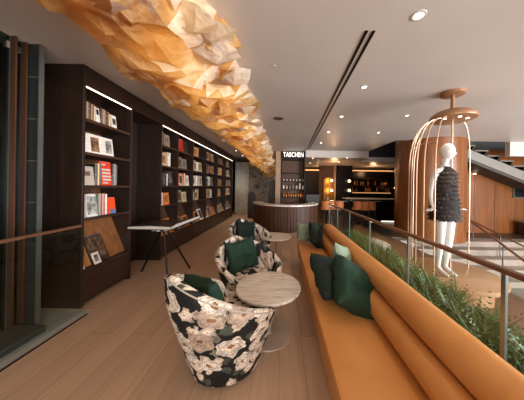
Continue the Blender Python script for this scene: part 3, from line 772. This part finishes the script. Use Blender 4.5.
for j in range(29):
    for i in range(3):
        yy = -.1 + j * .175 + R.uniform(-.05, .05); xx = 1.38 + i * .14 + R.uniform(-.03, .03)
        k = R.choice([0, 1, 2, 2, 2]); s = R.randrange(3); o = protos[k][s]
        if (k, s) in used:
            o = o.copy(); C.objects.link(o)
        used.add((k, s))
        o.location = (xx, yy, .271); sc_ = R.uniform(1.0, 1.42) * (1.0 if i else .85); o.scale = (sc_, sc_, sc_ * R.uniform(.85, 1.15)); o.rotation_euler = (0, 0, R.random() * 6)
        tag(o, glabels[k], 'plant', ['grassy tufts', 'broad leaved plants', 'ferns'][k] + ' in the planter')
for k in range(3):
    for s in range(3):
        if (k, s) not in used: bpy.data.objects.remove(protos[k][s])

# ------------------------------------------------------------------ birdcage platform
PCX, PCY, PZ = 2.47, 3.1, .28
t = thing('display_platform', 'round two tier pale oak platform under the birdcage', 'platform', (PCX, PCY, 0))
obj('top_disc', lathe(NB(), [(0, PZ - .045), (.62, PZ - .045), (.63, PZ - .035), (.63, PZ - .008), (.62, PZ), (0, PZ)], 72), M['plat'], t, smooth=True)
obj('lower_disc', lathe(NB(), [(0, PZ - .085), (.585, PZ - .085), (.59, PZ - .05), (.585, PZ - .046), (0, PZ - .046)], 72), M['plat'], t, smooth=True)
obj('drum', lathe(NB(), [(0, 0), (.5, 0), (.5, PZ - .086), (0, PZ - .086)], 64), M['coppermatte'], t, smooth=True)
cage = thing('birdcage_frame', 'tall open copper birdcage frame around the mannequin', 'birdcage', (2.5, 3.1, PZ + .001))
zt = 2.60 - PZ
obj('dome', lathe(NB(), [(0, zt - .09), (.26, zt - .09), (.285, zt - .08), (.29, zt - .06), (.275, zt - .02), (.22, zt + .02), (.13, zt + .05), (.05, zt + .06), (0, zt + .06)], 56), M['coppermatte'], cage, smooth=True)
obj('rod', lathe(NB(), [(0, 0), (.012, 0), (.012, zt - .09), (0, zt - .09)], 16), M['copper'], cage, smooth=True)
obj('neck', lathe(NB(), [(0, zt + .056), (.03, zt + .056), (.026, zt + .08), (.026, CEIL - PZ - .05), (0, CEIL - PZ - .05)], 24), M['coppermatte'], cage, smooth=True)
obj('ceiling_flange', lathe(NB(), [(0, CEIL - PZ - .05), (.13, CEIL - PZ - .05), (.15, CEIL - PZ - .04), (.15, CEIL - PZ - .004), (0, CEIL - PZ - .004)], 48), M['coppermatte'], cage, smooth=True)
def bar(ang, rb=.5, cxo=-.05):
    a = rad(ang); pts = []
    r0 = .25
    top = Vector((r0 * math.cos(a), r0 * math.sin(a), zt - .09)); foot = Vector((cxo + rb * math.cos(a), rb * math.sin(a), 0.0))
    zs = 1.45
    for k in range(13):
        q = k / 12 * PI / 2
        s = math.sin(q); c = math.cos(q)
        xy = top.xy.lerp(foot.xy, s); pts.append((xy.x, xy.y, zs + (top.z - zs) * c ** .8 if c > 1e-4 else zs))
    for k in range(1, 7): pts.append((foot.x, foot.y, zs * (1 - k / 6)))
    return obj('bar', tube(NB(), pts, .009, 8), M['copper'], cage, smooth=True)
for a in (20, 118, 140, 158, 172, 186, 200, 216): bar(a)
for zz, rr in ((1.86, .42), (.42, .49)):
    pts = [(-.05 + rr * math.cos(rad(118 + k * 98 / 16)), rr * math.sin(rad(118 + k * 98 / 16)), zz) for k in range(17)]
    obj('ring_bar', tube(NB(), pts, .007, 8), M['copper'], cage, smooth=True)
for k in range(3):
    a = rad(200 + 60 * k); bm = NB(); lathe(bm, [(0, zt - .0955), (.02, zt - .0955), (.02, zt - .091), (0, zt - .091)], 12, (.17 * math.cos(a), .17 * math.sin(a), 0)); obj('spot_lens', bm, M['lampw'], cage)
L_ = bpy.data.lights.new('cage_spot', 'SPOT'); L_.energy = 16; L_.color = (1, .86, .7); L_.spot_size = rad(70); L_.spot_blend = .7; L_.shadow_soft_size = .05
lo = bpy.data.objects.new('cage_spot', L_); C.objects.link(lo); lo.location = (2.42, 2.95, 2.50)

# ------------------------------------------------------------------ mannequin
def skin(name, chains, mat, parent, sub=2):
    """chains: list of (list of (pos, radius or (rx,ry)), start link index or None) sharing one vertex list"""
    me = bpy.data.meshes.new(name); verts = []; edges = []; radii = []
    for pts, link in chains:
        prev = link
        for p, r in pts:
            verts.append(p); radii.append(r if isinstance(r, tuple) else (r, r))
            if prev is not None: edges.append((prev, len(verts) - 1))
            prev = len(verts) - 1
    me.from_pydata(verts, edges, [])
    o = bpy.data.objects.new(name, me); C.objects.link(o)
    sk = o.modifiers.new('skin', 'SKIN'); sk.use_smooth_shade = True
    for i, r in enumerate(radii): me.skin_vertices[0].data[i].radius = r
    me.skin_vertices[0].data[0].use_root = True
    s = o.modifiers.new('sub', 'SUBSURF'); s.levels = sub; s.render_levels = sub
    dg = bpy.context.evaluated_depsgraph_get(); dg.update()
    nm = bpy.data.meshes.new_from_object(o.evaluated_get(dg)); bpy.data.objects.remove(o)
    bm = NB(); bm.from_mesh(nm)
    return bm
mq = thing('mannequin', 'white female mannequin in short dark ruffled dress inside the birdcage', 'mannequin', (2.325, 3.0, PZ + .001), rad(-72 + 90))
# local frame: faces -Y, x = its left when seen from the front is +x ; total height 1.87
body = skin('body', [
    ([((0, 0, 1.0), (.125, .105)), ((0, .005, 1.12), (.10, .085)), ((0, .0, 1.24), (.105, .085)), ((0, -.005, 1.36), (.125, .10)), ((0, .005, 1.47), (.10, .075)), ((0, .01, 1.54), (.048, .048)), ((.005, -.0, 1.62), (.043, .045)), ((.008, -.012, 1.66), (.045, .05))], None),
    ([((-.085, 0, .92), (.088, .092)), ((-.085, -.01, .72), (.070, .074)), ((-.078, -.012, .52), (.050, .054)), ((-.075, .01, .38), (.052, .054)), ((-.07, .02, .22), (.036, .038)), ((-.068, .03, .10), (.026, .030)), ((-.068, -.02, .055), (.028, .026)), ((-.066, -.09, .022), (.030, .018)), ((-.064, -.125, .018), (.020, .013))], 0),
    ([((.085, 0, .92), (.088, .092)), ((.080, -.02, .72), (.070, .074)), ((.066, -.03, .52), (.050, .054)), ((.060, -.01, .38), (.052, .054)), ((.055, .0, .22), (.036, .038)), ((.052, .01, .10), (.026, .030)), ((.052, -.04, .055), (.028, .026)), ((.054, -.11, .022), (.030, .018)), ((.056, -.145, .018), (.020, .013))], 0),
    ([((-.165, .01, 1.455), .050), ((-.20, .03, 1.30), .038), ((-.205, .05, 1.17), .033), ((-.215, .03, 1.02), .026), ((-.225, .0, .95), .019)], 4),
    ([((.165, .01, 1.455), .050), ((.195, .03, 1.30), .038), ((.20, .05, 1.17), .033), ((.205, .02, 1.03), .026), ((.215, -.01, .95), .019)], 4),
], M['mann'], mq)
# head: shaped ellipsoid with face
def head(bm, c, turn):
    seg, n = 28, 22; rings = []
    Mt = Matrix.Translation(c) @ Matrix.Rotation(turn, 4, 'Z') @ Matrix.Rotation(rad(8), 4, 'X')
    for j in range(1, n):
        ph = PI * j / n; z = math.cos(ph) * .118; ring = []
        for i in range(seg):
            a = 2 * PI * i / seg; s = math.sin(ph)
            x = math.cos(a) * s * .070; y = math.sin(a) * s * .090
            if z < 0: x *= 1 - .28 * (-z / .125) ** 1.2; y *= 1 - .12 * (-z / .125); y -= .012 * (-z / .125)
            fr = max(0, -math.sin(a)) ** 14       # front ridge
            fr2 = max(0, -math.sin(a)) ** 4
            y -= fr * .020 * math.exp(-((z + .022) / .022) ** 2) + fr * .008 * math.exp(-((z + .062) / .014) ** 2) + fr2 * .008 * math.exp(-((z + .10) / .02) ** 2)
            y += .010 * math.exp(-((z - .006) / .016) ** 2) * math.exp(-((abs(x) - .030) / .014) ** 2) * (1 if math.sin(a) < 0 else 0)
            x += (.012 if x > 0 else -.012) * math.exp(-((y - .01) / .014) ** 2) * math.exp(-((z + .01) / .024) ** 2)
            ring.append(bm.verts.new(Mt @ Vector((x, y, z))))
        rings.append(ring)
    t_ = bm.verts.new(Mt @ Vector((0, 0, .118))); b_ = bm.verts.new(Mt @ Vector((0, -.012, -.118)))
    for a, b in zip(rings, rings[1:]):
        for i in range(seg): bm.faces.new((a[i], a[(i + 1) % seg], b[(i + 1) % seg], b[i]))
    for i in range(seg): bm.faces.new((t_, rings[0][(i + 1) % seg], rings[0][i])); bm.faces.new((b_, rings[-1][i], rings[-1][(i + 1) % seg]))
head(body, Vector((.012, -.02, 1.745)), rad(38))
# hands flexed outward, five fingers each
def hand(bm, base, outd, up=Vector((0, 0, 1))):
    fwd = outd.normalized(); side = fwd.cross(up).normalized()
    pts = [base, base + fwd * .04 + Vector((0, 0, -.018)), base + fwd * .085 + Vector((0, 0, -.022))]
    for i, p in enumerate(pts[:-1]):
        pass
    n = 12; rings = []
    for j, (p, wv, hv) in enumerate(((pts[0], .019, .018), (pts[0].lerp(pts[1], .6), .028, .015), (pts[1], .036, .013), (pts[2], .036, .010))):
        rings.append([bm.verts.new(p + side * wv * math.cos(2 * PI * i / n) + up * hv * math.sin(2 * PI * i / n)) for i in range(n)])
    for a, b in zip(rings, rings[1:]):
        for i in range(n): bm.faces.new((a[i], a[(i + 1) % n], b[(i + 1) % n], b[i]))
    bm.faces.new(rings[0][::-1]); bm.faces.new(rings[-1])
    for k, (off, ln) in enumerate(((-.027, .060), (-.009, .072), (.009, .068), (.027, .052))):
        s = pts[2] + side * off - fwd * .006; d = fwd + side * off * 3
        tube(bm, [s, s + d * ln * .45 + up * .004, s + d * ln * .75 - up * .002, s + d * ln - up * .012], .0085, 8, r2=.006)
    s = pts[1] - side * .026; d = fwd * .6 - side * .75
    tube(bm, [s, s + d * .03, s + d * .055 + fwd * .008], .010, 8, r2=.007)
hand(body, Vector((-.226, -.002, .945)), Vector((-1, -.25, .0)))
hand(body, Vector((.216, -.012, .945)), Vector((1, -.25, .0)))
obj('body', body, M['mann'], mq, smooth=True)
# dress: tiers of ruffles
def dress():
    bm = NB(); seg = 72; rr = random.Random(4); faces = []
    # (z, half-width x, half-depth y)
    sec = [(1.53, .075, .065), (1.49, .125, .092), (1.44, .150, .112), (1.36, .162, .130), (1.26, .160, .125), (1.14, .168, .130), (1.0, .190, .150), (.88, .198, .16), (.80, .204, .165)]
    def S(z):
        for (z1, a1, b1), (z0, a0, b0) in zip(sec, sec[1:]):
            if z <= z1 and z >= z0: t_ = (z1 - z) / (z1 - z0); return a1 + (a0 - a1) * t_, b1 + (b0 - b1) * t_
        return sec[-1][1:]
    rings = []
    for z, a, b in sec: rings.append([bm.verts.new((a * .97 * math.cos(2 * PI * i / seg), b * .97 * math.sin(2 * PI * i / seg) + .003, z)) for i in range(seg)])
    for p, q in zip(rings, rings[1:]):
        for i in range(seg): bm.faces.new((p[i], p[(i + 1) % seg], q[(i + 1) % seg], q[i])).material_index = 0
    nt = 12
    for k in range(nt):
        z1 = 1.50 - k * .0590; z0 = z1 - .085
        a1, b1 = S(z1); a0, b0 = S(max(z0, .80)); up = []; mid = []; dn = []
        for i in range(seg):
            a = 2 * PI * i / seg; j = rr.uniform(-.5, 1) * .016; f = 1.035 + .05 * rr.random()
            up.append(bm.verts.new((a1 * .98 * math.cos(a), b1 * .98 * math.sin(a), z1)))
            mid.append(bm.verts.new((a0 * 1.04 * math.cos(a), b0 * 1.04 * math.sin(a), (z0 + z1) / 2 - .01)))
            dn.append(bm.verts.new(((a0 * f + .016) * math.cos(a), (b0 * f + .016) * math.sin(a), z0 + j)))
        for i in range(seg):
            i2 = (i + 1) % seg
            bm.faces.new((up[i], up[i2], mid[i2], mid[i])).material_index = 0
            bm.faces.new((mid[i], mid[i2], dn[i2], dn[i])).material_index = 1 if (k < 3 or rr.random() < .4) else 0
    return bm
obj('dress', dress(), None, mq, mats=[M['feather'], M['featherb']])

# ------------------------------------------------------------------ curved oak column, stairs, wood wall
bm = NB(); lathe(bm, [(0, 0), (.93, 0), (.93, 3.2), (0, 3.2)], 96); 
struct('wall_column', bm, M['oak'], loc=(4.6, 6.62, 0.0), smooth=True)
struct('wall_right', box(NB(), 5.0, 10, 7.2, 7.32, 0, 2.85), M['oak'])
# panel joints on the oak wall
for k, xx in enumerate((5.9, 6.6, 7.3, 8.0)): struct('trim_%d' % (10 + k), box(NB(), xx - .004, xx + .004, 7.194, 7.2, 0, 2.4), M['walnut'])
s = thing('staircase', 'pale open staircase climbing left across the stair void', 'staircase', (5.6, 6.55, 0))
x0, z0_, sl = 0.0, 2.80, -.385
bm = NB(); prism(bm, [(0, z0_ - .26), (4.3, z0_ - .26 + 4.3 * sl), (4.3, z0_ + .02 + 4.3 * sl), (0, z0_ + .02)], 0, .06, 'Y'); obj('stringer', bm, M['stringer'], s)
bm = NB(); prism(bm, [(0, z0_ - .36), (4.3, z0_ - .36 + 4.3 * sl), (4.3, z0_ - .27 + 4.3 * sl), (0, z0_ - .27)], 0, .62, 'Y'); obj('soffit', bm, M['taupe'], s)
for k in range(10):
    xa = .02 + k * .4; zt_ = z0_ + .02 + (xa + .0) * sl + .02
    obj('tread', box(NB(), xa - .03, xa + .40, .0, .62, zt_, zt_ + .04), M['stair'], s)
    bm = NB(); prism(bm, [(xa + .36, zt_), (xa + .40, zt_), (xa + .30, zt_ - .15), (xa + .26, zt_ - .15)], .01, .6, 'Y'); obj('riser', bm, M['dark'], s)
struct('wall_bulkhead', box(NB(), 6.78, 10, 6.26, 6.4, 2.50, 3.2), M['ceil'])
struct('wall_upper', box(NB(), 5.0, 10, 7.33, 7.4, 2.6, 4.3), M['grey'])
for q, lb in (((475.5, 174.5), 'left of two warm downlights washing the oak wall under the stairs'), ((495.5, 174.5), 'right of two warm downlights washing the oak wall under the stairs')):
    u, v_ = un(*q); xx = u * 7.1
    L_ = bpy.data.lights.new('wall_washer', 'SPOT'); L_.energy = 16; L_.color = (1, .62, .3); L_.spot_size = rad(80); L_.spot_blend = .9; L_.shadow_soft_size = .03
    lo = bpy.data.objects.new('wall_washer', L_); C.objects.link(lo); lo.location = (xx, 7.05, 2.0)
    o = obj('wall_light', lathe(NB(), [(0, -.03), (.03, -.03), (.035, 0), (0, 0)], 16, (xx, 7.13, 2.03)), M['lampw']); tag(o, lb, 'downlight', 'warm lights under the stairs')
a, b = at(514, 189, 7.18), at(530, 197.5, 7.18)
t = thing('wall_niche', 'black rectangular recess in the oak wall at right edge', 'niche', (a.x, 7.19, b.z))
obj('niche_back', box(NB(), 0, 1.2, -.01, 0, 0, a.z - b.z), M['dark'], t); 
bm = NB()
for (p0, p1, q0, q1) in ((-.03, 1.23, -.03, 0), (-.03, 1.23, a.z - b.z, a.z - b.z + .03), (-.03, 0, 0, a.z - b.z)): box(bm, p0, p1, -.03, -.001, q0, q1)
obj('frame', bm, M['grey'], t)
t = thing('bench', 'low dark bench with a bright top against the oak wall', 'bench', (7.9, 6.6, 0))
obj('bench_top', box(NB(), 0, 1.6, 0, .45, .42, .46), M['pale'], t); obj('bench_body', box(NB(), .05, 1.55, .04, .45, 0, .42), M['walnut_h'], t)
# handrails at the stone steps
for k, (dx, lb) in enumerate(((0, 'sloping timber handrail over the stone steps, nearer one'), (.34, 'thin sloping timber handrail over the stone steps, farther one'))):
    hr = thing('stair_handrail', lb, 'handrail', (0, 0, 0), 0, 'sloping handrails by the stone steps')
    A = at(471, 221, 6.3 + dx * .6); Bp = at(531, 266, 4.85 + dx * .6)
    if k: A.z += .02; Bp = at(531, 250, 5.05)
    obj('rail', tube(NB(), [A, Bp], .028 if not k else .02, 8), M['rail'], hr, smooth=True)
    for f in ((.05, .6) if not k else (.55,)):
        P_ = A.lerp(Bp, f); zf = -.15 * max(0, math.ceil((6.4 - P_.y) / .32)) + .13
        obj('baluster', tube(NB(), [P_, (P_.x, P_.y, max(-.75, zf) )], .013, 8), M['grey'], hr)

# ------------------------------------------------------------------ curved counter and sign shelf
ct = thing('counter', 'curved service counter clad in vertical walnut ribs', 'counter', (.15, 8.2, 0))
def arc(r, a0, a1, n): return [(r * math.sin(rad(a0 + (a1 - a0) * k / n)), -r * math.cos(rad(a0 + (a1 - a0) * k / n))) for k in range(n + 1)]
RC = 1.5
def cpt(a, r):      # stadium-like plan: flattened front
    a = rad(a); return (r * .82 * math.sin(a), -(r) * math.cos(a))
n = 78; a0, a1 = -86, 86
bm = NB(); outer = [cpt(a0 + (a1 - a0) * k / n, RC - .03) for k in range(n + 1)]; inner = [cpt(a1 - (a1 - a0) * k / n, RC - .12) for k in range(n + 1)]
for i in range(n):
    A, B = outer[i], outer[i + 1]; D, E = inner[n - i], inner[n - i - 1]
    prism(bm, [A, B, E, D], 0.0, .84)
obj('body', bm, M['dark'], ct)
bm = NB()
for k in range(n):
    A = Vector(cpt(a0 + (a1 - a0) * (k + .5) / n, RC - .012)); nrm = Vector((A.x, A.y)).normalized(); tn = Vector((-nrm.y, nrm.x)); w_ = .021
    prism(bm, [tuple(A - tn * w_ - nrm * .016), tuple(A + tn * w_ - nrm * .016), tuple(A + tn * w_ * .7 + nrm * .016), tuple(A - tn * w_ * .7 + nrm * .016)], .03, .84)
obj('ribs', bm, M['slat'], ct)
bm = NB(); out2 = [cpt(a0 + (a1 - a0) * k / n, RC + .03) for k in range(n + 1)]; in2 = [cpt(a0 + (a1 - a0) * k / n, RC - .45) for k in range(n + 1)]
for i in range(n): prism(bm, [out2[i], out2[i + 1], in2[i + 1], in2[i]], .841, .885)
obj('worktop', bm, M['stone'], ct)

a = at(281.5, 149.5, 8.6); b = at(304.5, 206, 8.6)
sg = thing('shelving_unit', 'tall black open shelving unit topped by an illuminated sign', 'shelving', (a.x, 8.6, 0))
Wd = b.x - a.x; H_ = a.z
for xx in (0, Wd - .03): obj('upright', box(NB(), xx, xx + .03, 0, .3, 0, H_), M['black'], sg)
for yy in (159.5, 173, 181, 189, 197): 
    zz = at(290, yy, 8.6).z; obj('shelf', box(NB(), .03, Wd - .03, 0, .3, zz - .02, zz), M['black'], sg)
obj('back_panel', box(NB(), .03, Wd - .03, .3, .31, .3, H_), M['brown'], sg)
zA, zB = at(292, 151, 8.6).z, at(292, 158.5, 8.6).z
sn = obj('sign_board', box(NB(), .0, Wd, -.04, -.002, zB, zA), M['black'], sg)
fc = bpy.data.curves.new('lettering', 'FONT'); fc.body = 'TASCHEN'; fc.extrude = .008; fc.size = .24; fc.align_x = 'CENTER'; fc.align_y = 'CENTER'; fc.offset = .003; fc.space_character = 1.12
fo = bpy.data.objects.new('tmp', fc); C.objects.link(fo); dg = bpy.context.evaluated_depsgraph_get(); dg.update()
fm = bpy.data.meshes.new_from_object(fo.evaluated_get(dg)); bpy.data.objects.remove(fo)
xs = [v.co.x for v in fm.vertices]; ysc = [v.co.y for v in fm.vertices]; fx = (Wd * .84) / (max(xs) - min(xs)); mx_ = (max(xs) + min(xs)) / 2; my_ = (max(ysc) + min(ysc)) / 2; fy = (zA - zB) * .62 / (max(ysc) - min(ysc))
for v in fm.vertices: v.co = Vector(((v.co.x - mx_) * fx, v.co.z, (v.co.y - my_) * fy)).copy()
fm.materials.clear(); fm.materials.append(M['letter'])
lt = bpy.data.objects.new('lettering', fm); C.objects.link(lt); lt.parent = sn; lt.location = (Wd / 2, -.05, (zA + zB) / 2)
a = at(276, 149, 8.65); b = at(281, 149, 8.65)
struct('wall_pillar', box(NB(), a.x, b.x, 8.6, 9.0, 0, CEIL), M['tan'])
# items on the sign shelves
for r, (yy, cnt, hh, mt, nm) in enumerate(((181, 7, .16, 'white', 'white cup'), (189, 7, .24, 'white', 'pale box'), (197, 9, .2, 'bottle', 'amber bottle'))):
    zz = at(290, yy, 8.6).z
    for k in range(cnt):
        xx = at(281.5, yy, 8.6).x + .09 + k * (Wd - .18) / (cnt - 1)
        if nm == 'pale box': bm = box(NB(), xx - .03, xx + .03, 8.68, 8.76, zz + .001, zz + R.uniform(.12, hh))
        elif nm == 'white cup': bm = lathe(NB(), [(0, 0), (.022, 0), (.032, .06), (.034, .075), (.03, .075), (.02, .006), (0, .006)], 14, (xx, 8.7, zz + .001))
        else: bm = lathe(NB(), [(0, 0), (.026, 0), (.028, .01), (.028, .10), (.01, .135), (.01, .165), (0, .165)], 12, (xx, 8.7, zz + .001))
        tag(obj({'pale box': 'carton', 'white cup': 'cup', 'amber bottle': 'bottle'}[nm], bm, M[mt] if nm != 'pale box' else bookmat(R.choice([W_, CR, GY])), smooth=nm != 'pale box'),
            '%s standing on the black shelves below the sign, %s from left' % (nm, ORD[k]), {'pale box': 'box', 'white cup': 'cup', 'amber bottle': 'bottle'}[nm], nm + ' row on the sign shelves')
# a screen and objects on counter
t = thing('till_screen', 'thin dark screen on the right of the curved counter', 'screen', (1.05, 7.15, .886))
obj('panel', box(NB(), -.22, .22, -.012, .012, .09, .34), M['dark'], t, bevel=.004); obj('stand', box(NB(), -.03, .03, -.01, .03, .01, .1), M['grey'], t); obj('foot', box(NB(), -.08, .08, -.06, .06, 0, .01), M['grey'], t)

# ------------------------------------------------------------------ far left end: curtain and mural
cu = NB(); zz = []
yv = 10.9; xa, xb = at(235, 200, yv).x, at(248.5, 200, yv).x
N_ = 60; lo_ = []; hi_ = []
for k in range(N_ + 1):
    s_ = k / N_; x = xa + (xb - xa) * s_; y = yv + .04 * math.sin(s_ * 2 * PI * 7)
    lo_.append((x, y)); 
for (p, q) in zip(lo_, lo_[1:]): prism(cu, [p, q, (q[0], q[1] + .02), (p[0], p[1] + .02)], .02, 2.7)
tag(obj('curtain', cu, M['curtain']), 'pale grey full height curtain at the far left end', 'curtain')
struct('wall_mural', box(NB(), at(248.6, 200, 10.9).x, at(276, 200, 10.9).x, 10.95, 11.05, 0, CEIL), M['mural'])
# dark arched screens in front of the mural
for px_, lb in ((251.5, 'dark rounded screen left before the grey mural'), (273, 'dark rounded screen right before the grey mural')):
    c_ = at(px_, 200, 9.6); r_ = .16 if px_ < 260 else .19; pts = [(-r_, 0), (r_, 0)] + [(r_ * math.cos(rad(a_)), (1.55 if px_ > 260 else 1.05) + r_ * math.sin(rad(a_))) for a_ in range(0, 181, 15)]
    tag(obj('arched_screen', prism(NB(), pts, -.05, .05, 'Y'), M['walnut'], loc=(c_.x, 9.6, 0)), lb, 'screen')

# ------------------------------------------------------------------ far right: bar and lounge
bar_ = thing('bar_counter', 'long black bar counter in the dim far room', 'bar counter', (2.8, 9.0, 0))
obj('front_panel', box(NB(), 0, 2.7, .05, .5, .03, .98), M['dark'], bar_); obj('worktop', box(NB(), -.05, 2.75, 0, .6, .98, 1.02), M['stone'], bar_)
obj('foot_light', box(NB(), 1.5, 2.6, .03, .045, .03, .06), M['strip'], bar_)
bb = thing('back_bar', 'tall dark back bar with lit bottle shelves', 'back bar', (3.75, 12.1, 0))
obj('cabinet', box(NB(), 0, 2.6, .1, .5, 0, 2.4), M['dark'], bb)
for zz in (1.25, 1.62, 2.0): obj('shelf', box(NB(), .05, 2.55, -.12, .1, zz - .03, zz), M['walnut_h'], bb)
obj('shelf_light', box(NB(), .05, 2.55, .06, .098, 1.16, 1.2), M['warm'], bb); obj('cove_light', box(NB(), -.2, 2.7, .1, .13, 2.43, 2.5), M['warm'], bb)
k = 0
for rw, zz in enumerate((1.25, 1.62)):
    for j in range(18):
        xx = 3.9 + j * .13 + R.uniform(-.02, .02); h = R.uniform(.2, .3)
        bm = lathe(NB(), [(0, 0), (.035, 0), (.037, .02), (.037, h * .6), (.013, h * .78), (.013, h), (0, h)], 10, (xx, 12.06, zz + .001))
        tag(obj('bottle', bm, M['bottle'] if R.random() < .6 else M['glassg'], smooth=True), 'small bottle on the lit %s shelf of the back bar' % ('lower', 'upper')[rw], 'bottle', ('lower', 'upper')[rw] + ' bottle row behind the bar')
# wall panels, arched mirror, globe sconces
struct('wall_far_panel', box(NB(), at(319, 190, 11.5).x, at(336, 190, 11.5).x, 11.5, 11.6, 0, 2.65), M['brown'])
struct('wall_far_dark', box(NB(), at(336.2, 190, 11.5).x, at(351, 190, 11.5).x, 11.3, 11.6, 0, 2.65), M['dark'])
struct('trim_20', box(NB(), at(333.6, 190, 11.45).x, at(335.6, 190, 11.45).x, 11.42, 11.49, .1, 2.62), M['tan'])
struct('trim_21', box(NB(), 1.0, 3.3, 12.2, 12.3, 2.42, 2.5), M['warm'])
c_ = at(328.5, 190, 11.4)
t = thing('arched_mirror', 'arched brass framed mirror glowing in the far lounge', 'mirror', (c_.x, 11.42, 0))
def archpts(r, z0, z1): return [(-r, z0), (r, z0)] + [(r * math.cos(rad(a_)), z1 + r * math.sin(rad(a_))) for a_ in range(0, 181, 15)]
obj('frame', prism(NB(), archpts(.27, .75, 1.75), -.02, .03, 'Y'), M['gold'], t); obj('mirror_glass', prism(NB(), archpts(.23, .8, 1.75), -.03, -.021, 'Y'), M['gold'], t)
for i, (gx, gy, lb) in enumerate(((331.6, 180.5, 'upper glowing globe lamp beside the arched mirror'), (331.6, 190.5, 'lower glowing globe lamp beside the arched mirror'), (349.3, 181, 'upper small globe lamp at the left end of the bar'), (349.3, 190.5, 'lower small globe lamp at the left end of the bar'), (397, 188, 'slim glowing lamp beside the curved oak column'))):
    p = at(gx, gy, 11.1) if i != 4 else at(395.5, 188, 11.4); t = thing('globe_lamp', lb, 'lamp', p, 0, 'globe lamps in the far lounge')
    obj('globe', lathe(NB(), [(.075 * math.sin(PI * k / 10), -.075 * math.cos(PI * k / 10)) for k in range(11)], 16), M['globe'], t, smooth=True)
    obj('bracket', tube(NB(), [(0, .08, 0), (0, [.39, .39, .195, .195, .78][i], 0)], .012, 8), M['gold'], t)
    if i < 2:
        L_ = bpy.data.lights.new('globe_light', 'POINT'); L_.energy = 9; L_.color = (1, .6, .3); L_.shadow_soft_size = .1
        lo = bpy.data.objects.new('globe_light', L_); C.objects.link(lo); lo.location = p + Vector((0, -.15, 0))
# bar stools
def stool():
    t = thing('bar_stool', '', 'bar stool', (0, 0, 0), 0, 'tan upholstered bar stools before the dark bar')
    for sx in (-1, 1):
        for sy in (-1, 1): obj('leg', tube(NB(), [(.17 * sx, .17 * sy, 0), (.12 * sx, .12 * sy, .62)], .014, 6), M['black'], t)
    obj('seat', lathe(NB(), [(0, .62), (.2, .62), (.21, .65), (.19, .69), (0, .7)], 20), M['orange'], t, smooth=True)
    bm = NB(); A = [(.2 * math.cos(rad(a_)), .2 * math.sin(rad(a_))) for a_ in range(-160, -19, 14)]; B = [(.17 * math.cos(rad(a_)), .17 * math.sin(rad(a_))) for a_ in range(-160, -19, 14)]
    for i in range(len(A) - 1): prism(bm, [A[i], A[i + 1], B[i + 1], B[i]], .70, .95)
    obj('backrest', bm, M['orange'], t)
    return t
st = stool()
for i, px_ in enumerate((326, 332, 338.5, 358.5, 365, 371.5)):
    o = st if i == 0 else copytree(st)
    o.location = (at(px_, 200, 8.15).x, 8.15 + (i % 2) * .1, 0); o['label'] = '%s tan bar stool counted from the left in the far room' % ORD[i]
tb = thing('bar_table', 'long slim high table in front of the far bar', 'table', (1.75, 8.55, 0))
obj('tabletop', box(NB(), 0, 2.4, 0, .32, .9, .93), M['dark'], tb)
for xx in (.1, 2.3): obj('leg', box(NB(), xx - .03, xx + .03, .13, .19, 0, .9), M['black'], tb)
for i, (gx) in enumerate((318, 352)):
    p = at(gx, 200, 8.65); o = obj('glass_vase', lathe(NB(), [(0, 0), (.03, 0), (.035, .06), (.02, .1), (.028, .14), (.024, .14), (.016, .1), (.03, .06), (.02, .006), (0, .006)], 16, (p.x if p.x > 1.8 else 1.9, 8.7, .931)), M['white'], smooth=True)
    tag(o, ['small white vase at the left end of the high table', 'small white vase toward the right of the high table'][i], 'vase', 'vases on the high table')
# pale round plinth beyond glass
p = onz(362, 242, 0.12)
tag(obj('round_plinth', lathe(NB(), [(0, 0), (.62, 0), (.64, .02), (.64, .11), (.62, .12), (0, .12)], 56, (p.x, p.y, 0.001)), M['white'], smooth=True), 'low pale round plinth on the floor beyond the glass balustrade', 'plinth')

# ------------------------------------------------------------------ light
wld = bpy.data.worlds.new('world'); sc.world = wld; wld.use_nodes = True
bg = wld.node_tree.nodes['Background']; bg.inputs[0].default_value = (.95, .97, 1.0, 1); bg.inputs[1].default_value = .55
def area(name, loc, target, sx, sy, energy, col):
    L = bpy.data.lights.new(name, 'AREA'); L.shape = 'RECTANGLE'; L.size = sx; L.size_y = sy; L.energy = energy; L.color = col
    o = bpy.data.objects.new(name, L); C.objects.link(o); o.location = loc
    o.rotation_euler = (Vector(target) - Vector(loc)).to_track_quat('-Z', 'Y').to_euler(); return o
area('daylight_window', (8.5, -1.5, 1.2), (1.0, 2.5, 2.4), 6, 3, 1350, (.93, .96, 1.0))
area('rear_fill', (0.6, -2.8, 1.7), (0, 3, 1.2), 4.5, 2.6, 210, (1, .93, .86))  # added fill from behind the camera, no entrance stands there
for yy in (.4, 2.4, 4.4, 6.4, 8.4): area('sculpture_light', (-1.02, yy, CEIL - .012), (-1.02, yy + .0001, 0), .7, 1.9, 7, (1, .84, .62))

for q in ((-1.9, 10.0), (-1.9, 8.6)):  # added lamps, put in to brighten the curtain and mural
    downlight(Vector((q[0], q[1], CEIL)), 'added downlight in the far left corner %s the curtain' % ('just before' if q[1] > 9 else 'well before'), .04, CEIL, energy=45)
for nm_, p_, e_ in (('lounge_fill', (2.1, 11.6, 2.3), 16), ('bar_fill', (4.9, 11.3, 2.35), 14), ('lounge_fill', (2.4, 9.6, 2.4), 10)):  # added warm fill points without fittings, tinting the far room
    L_ = bpy.data.lights.new(nm_, 'POINT'); L_.energy = e_; L_.color = (1, .58, .28); L_.shadow_soft_size = .12
    lo = bpy.data.objects.new(nm_, L_); C.objects.link(lo); lo.location = p_
sc.view_settings.view_transform = 'Standard'; sc.view_settings.look = 'None'; sc.view_settings.gamma = 1; sc.view_settings.use_curve_mapping = False
sc.view_settings.exposure = 0.1
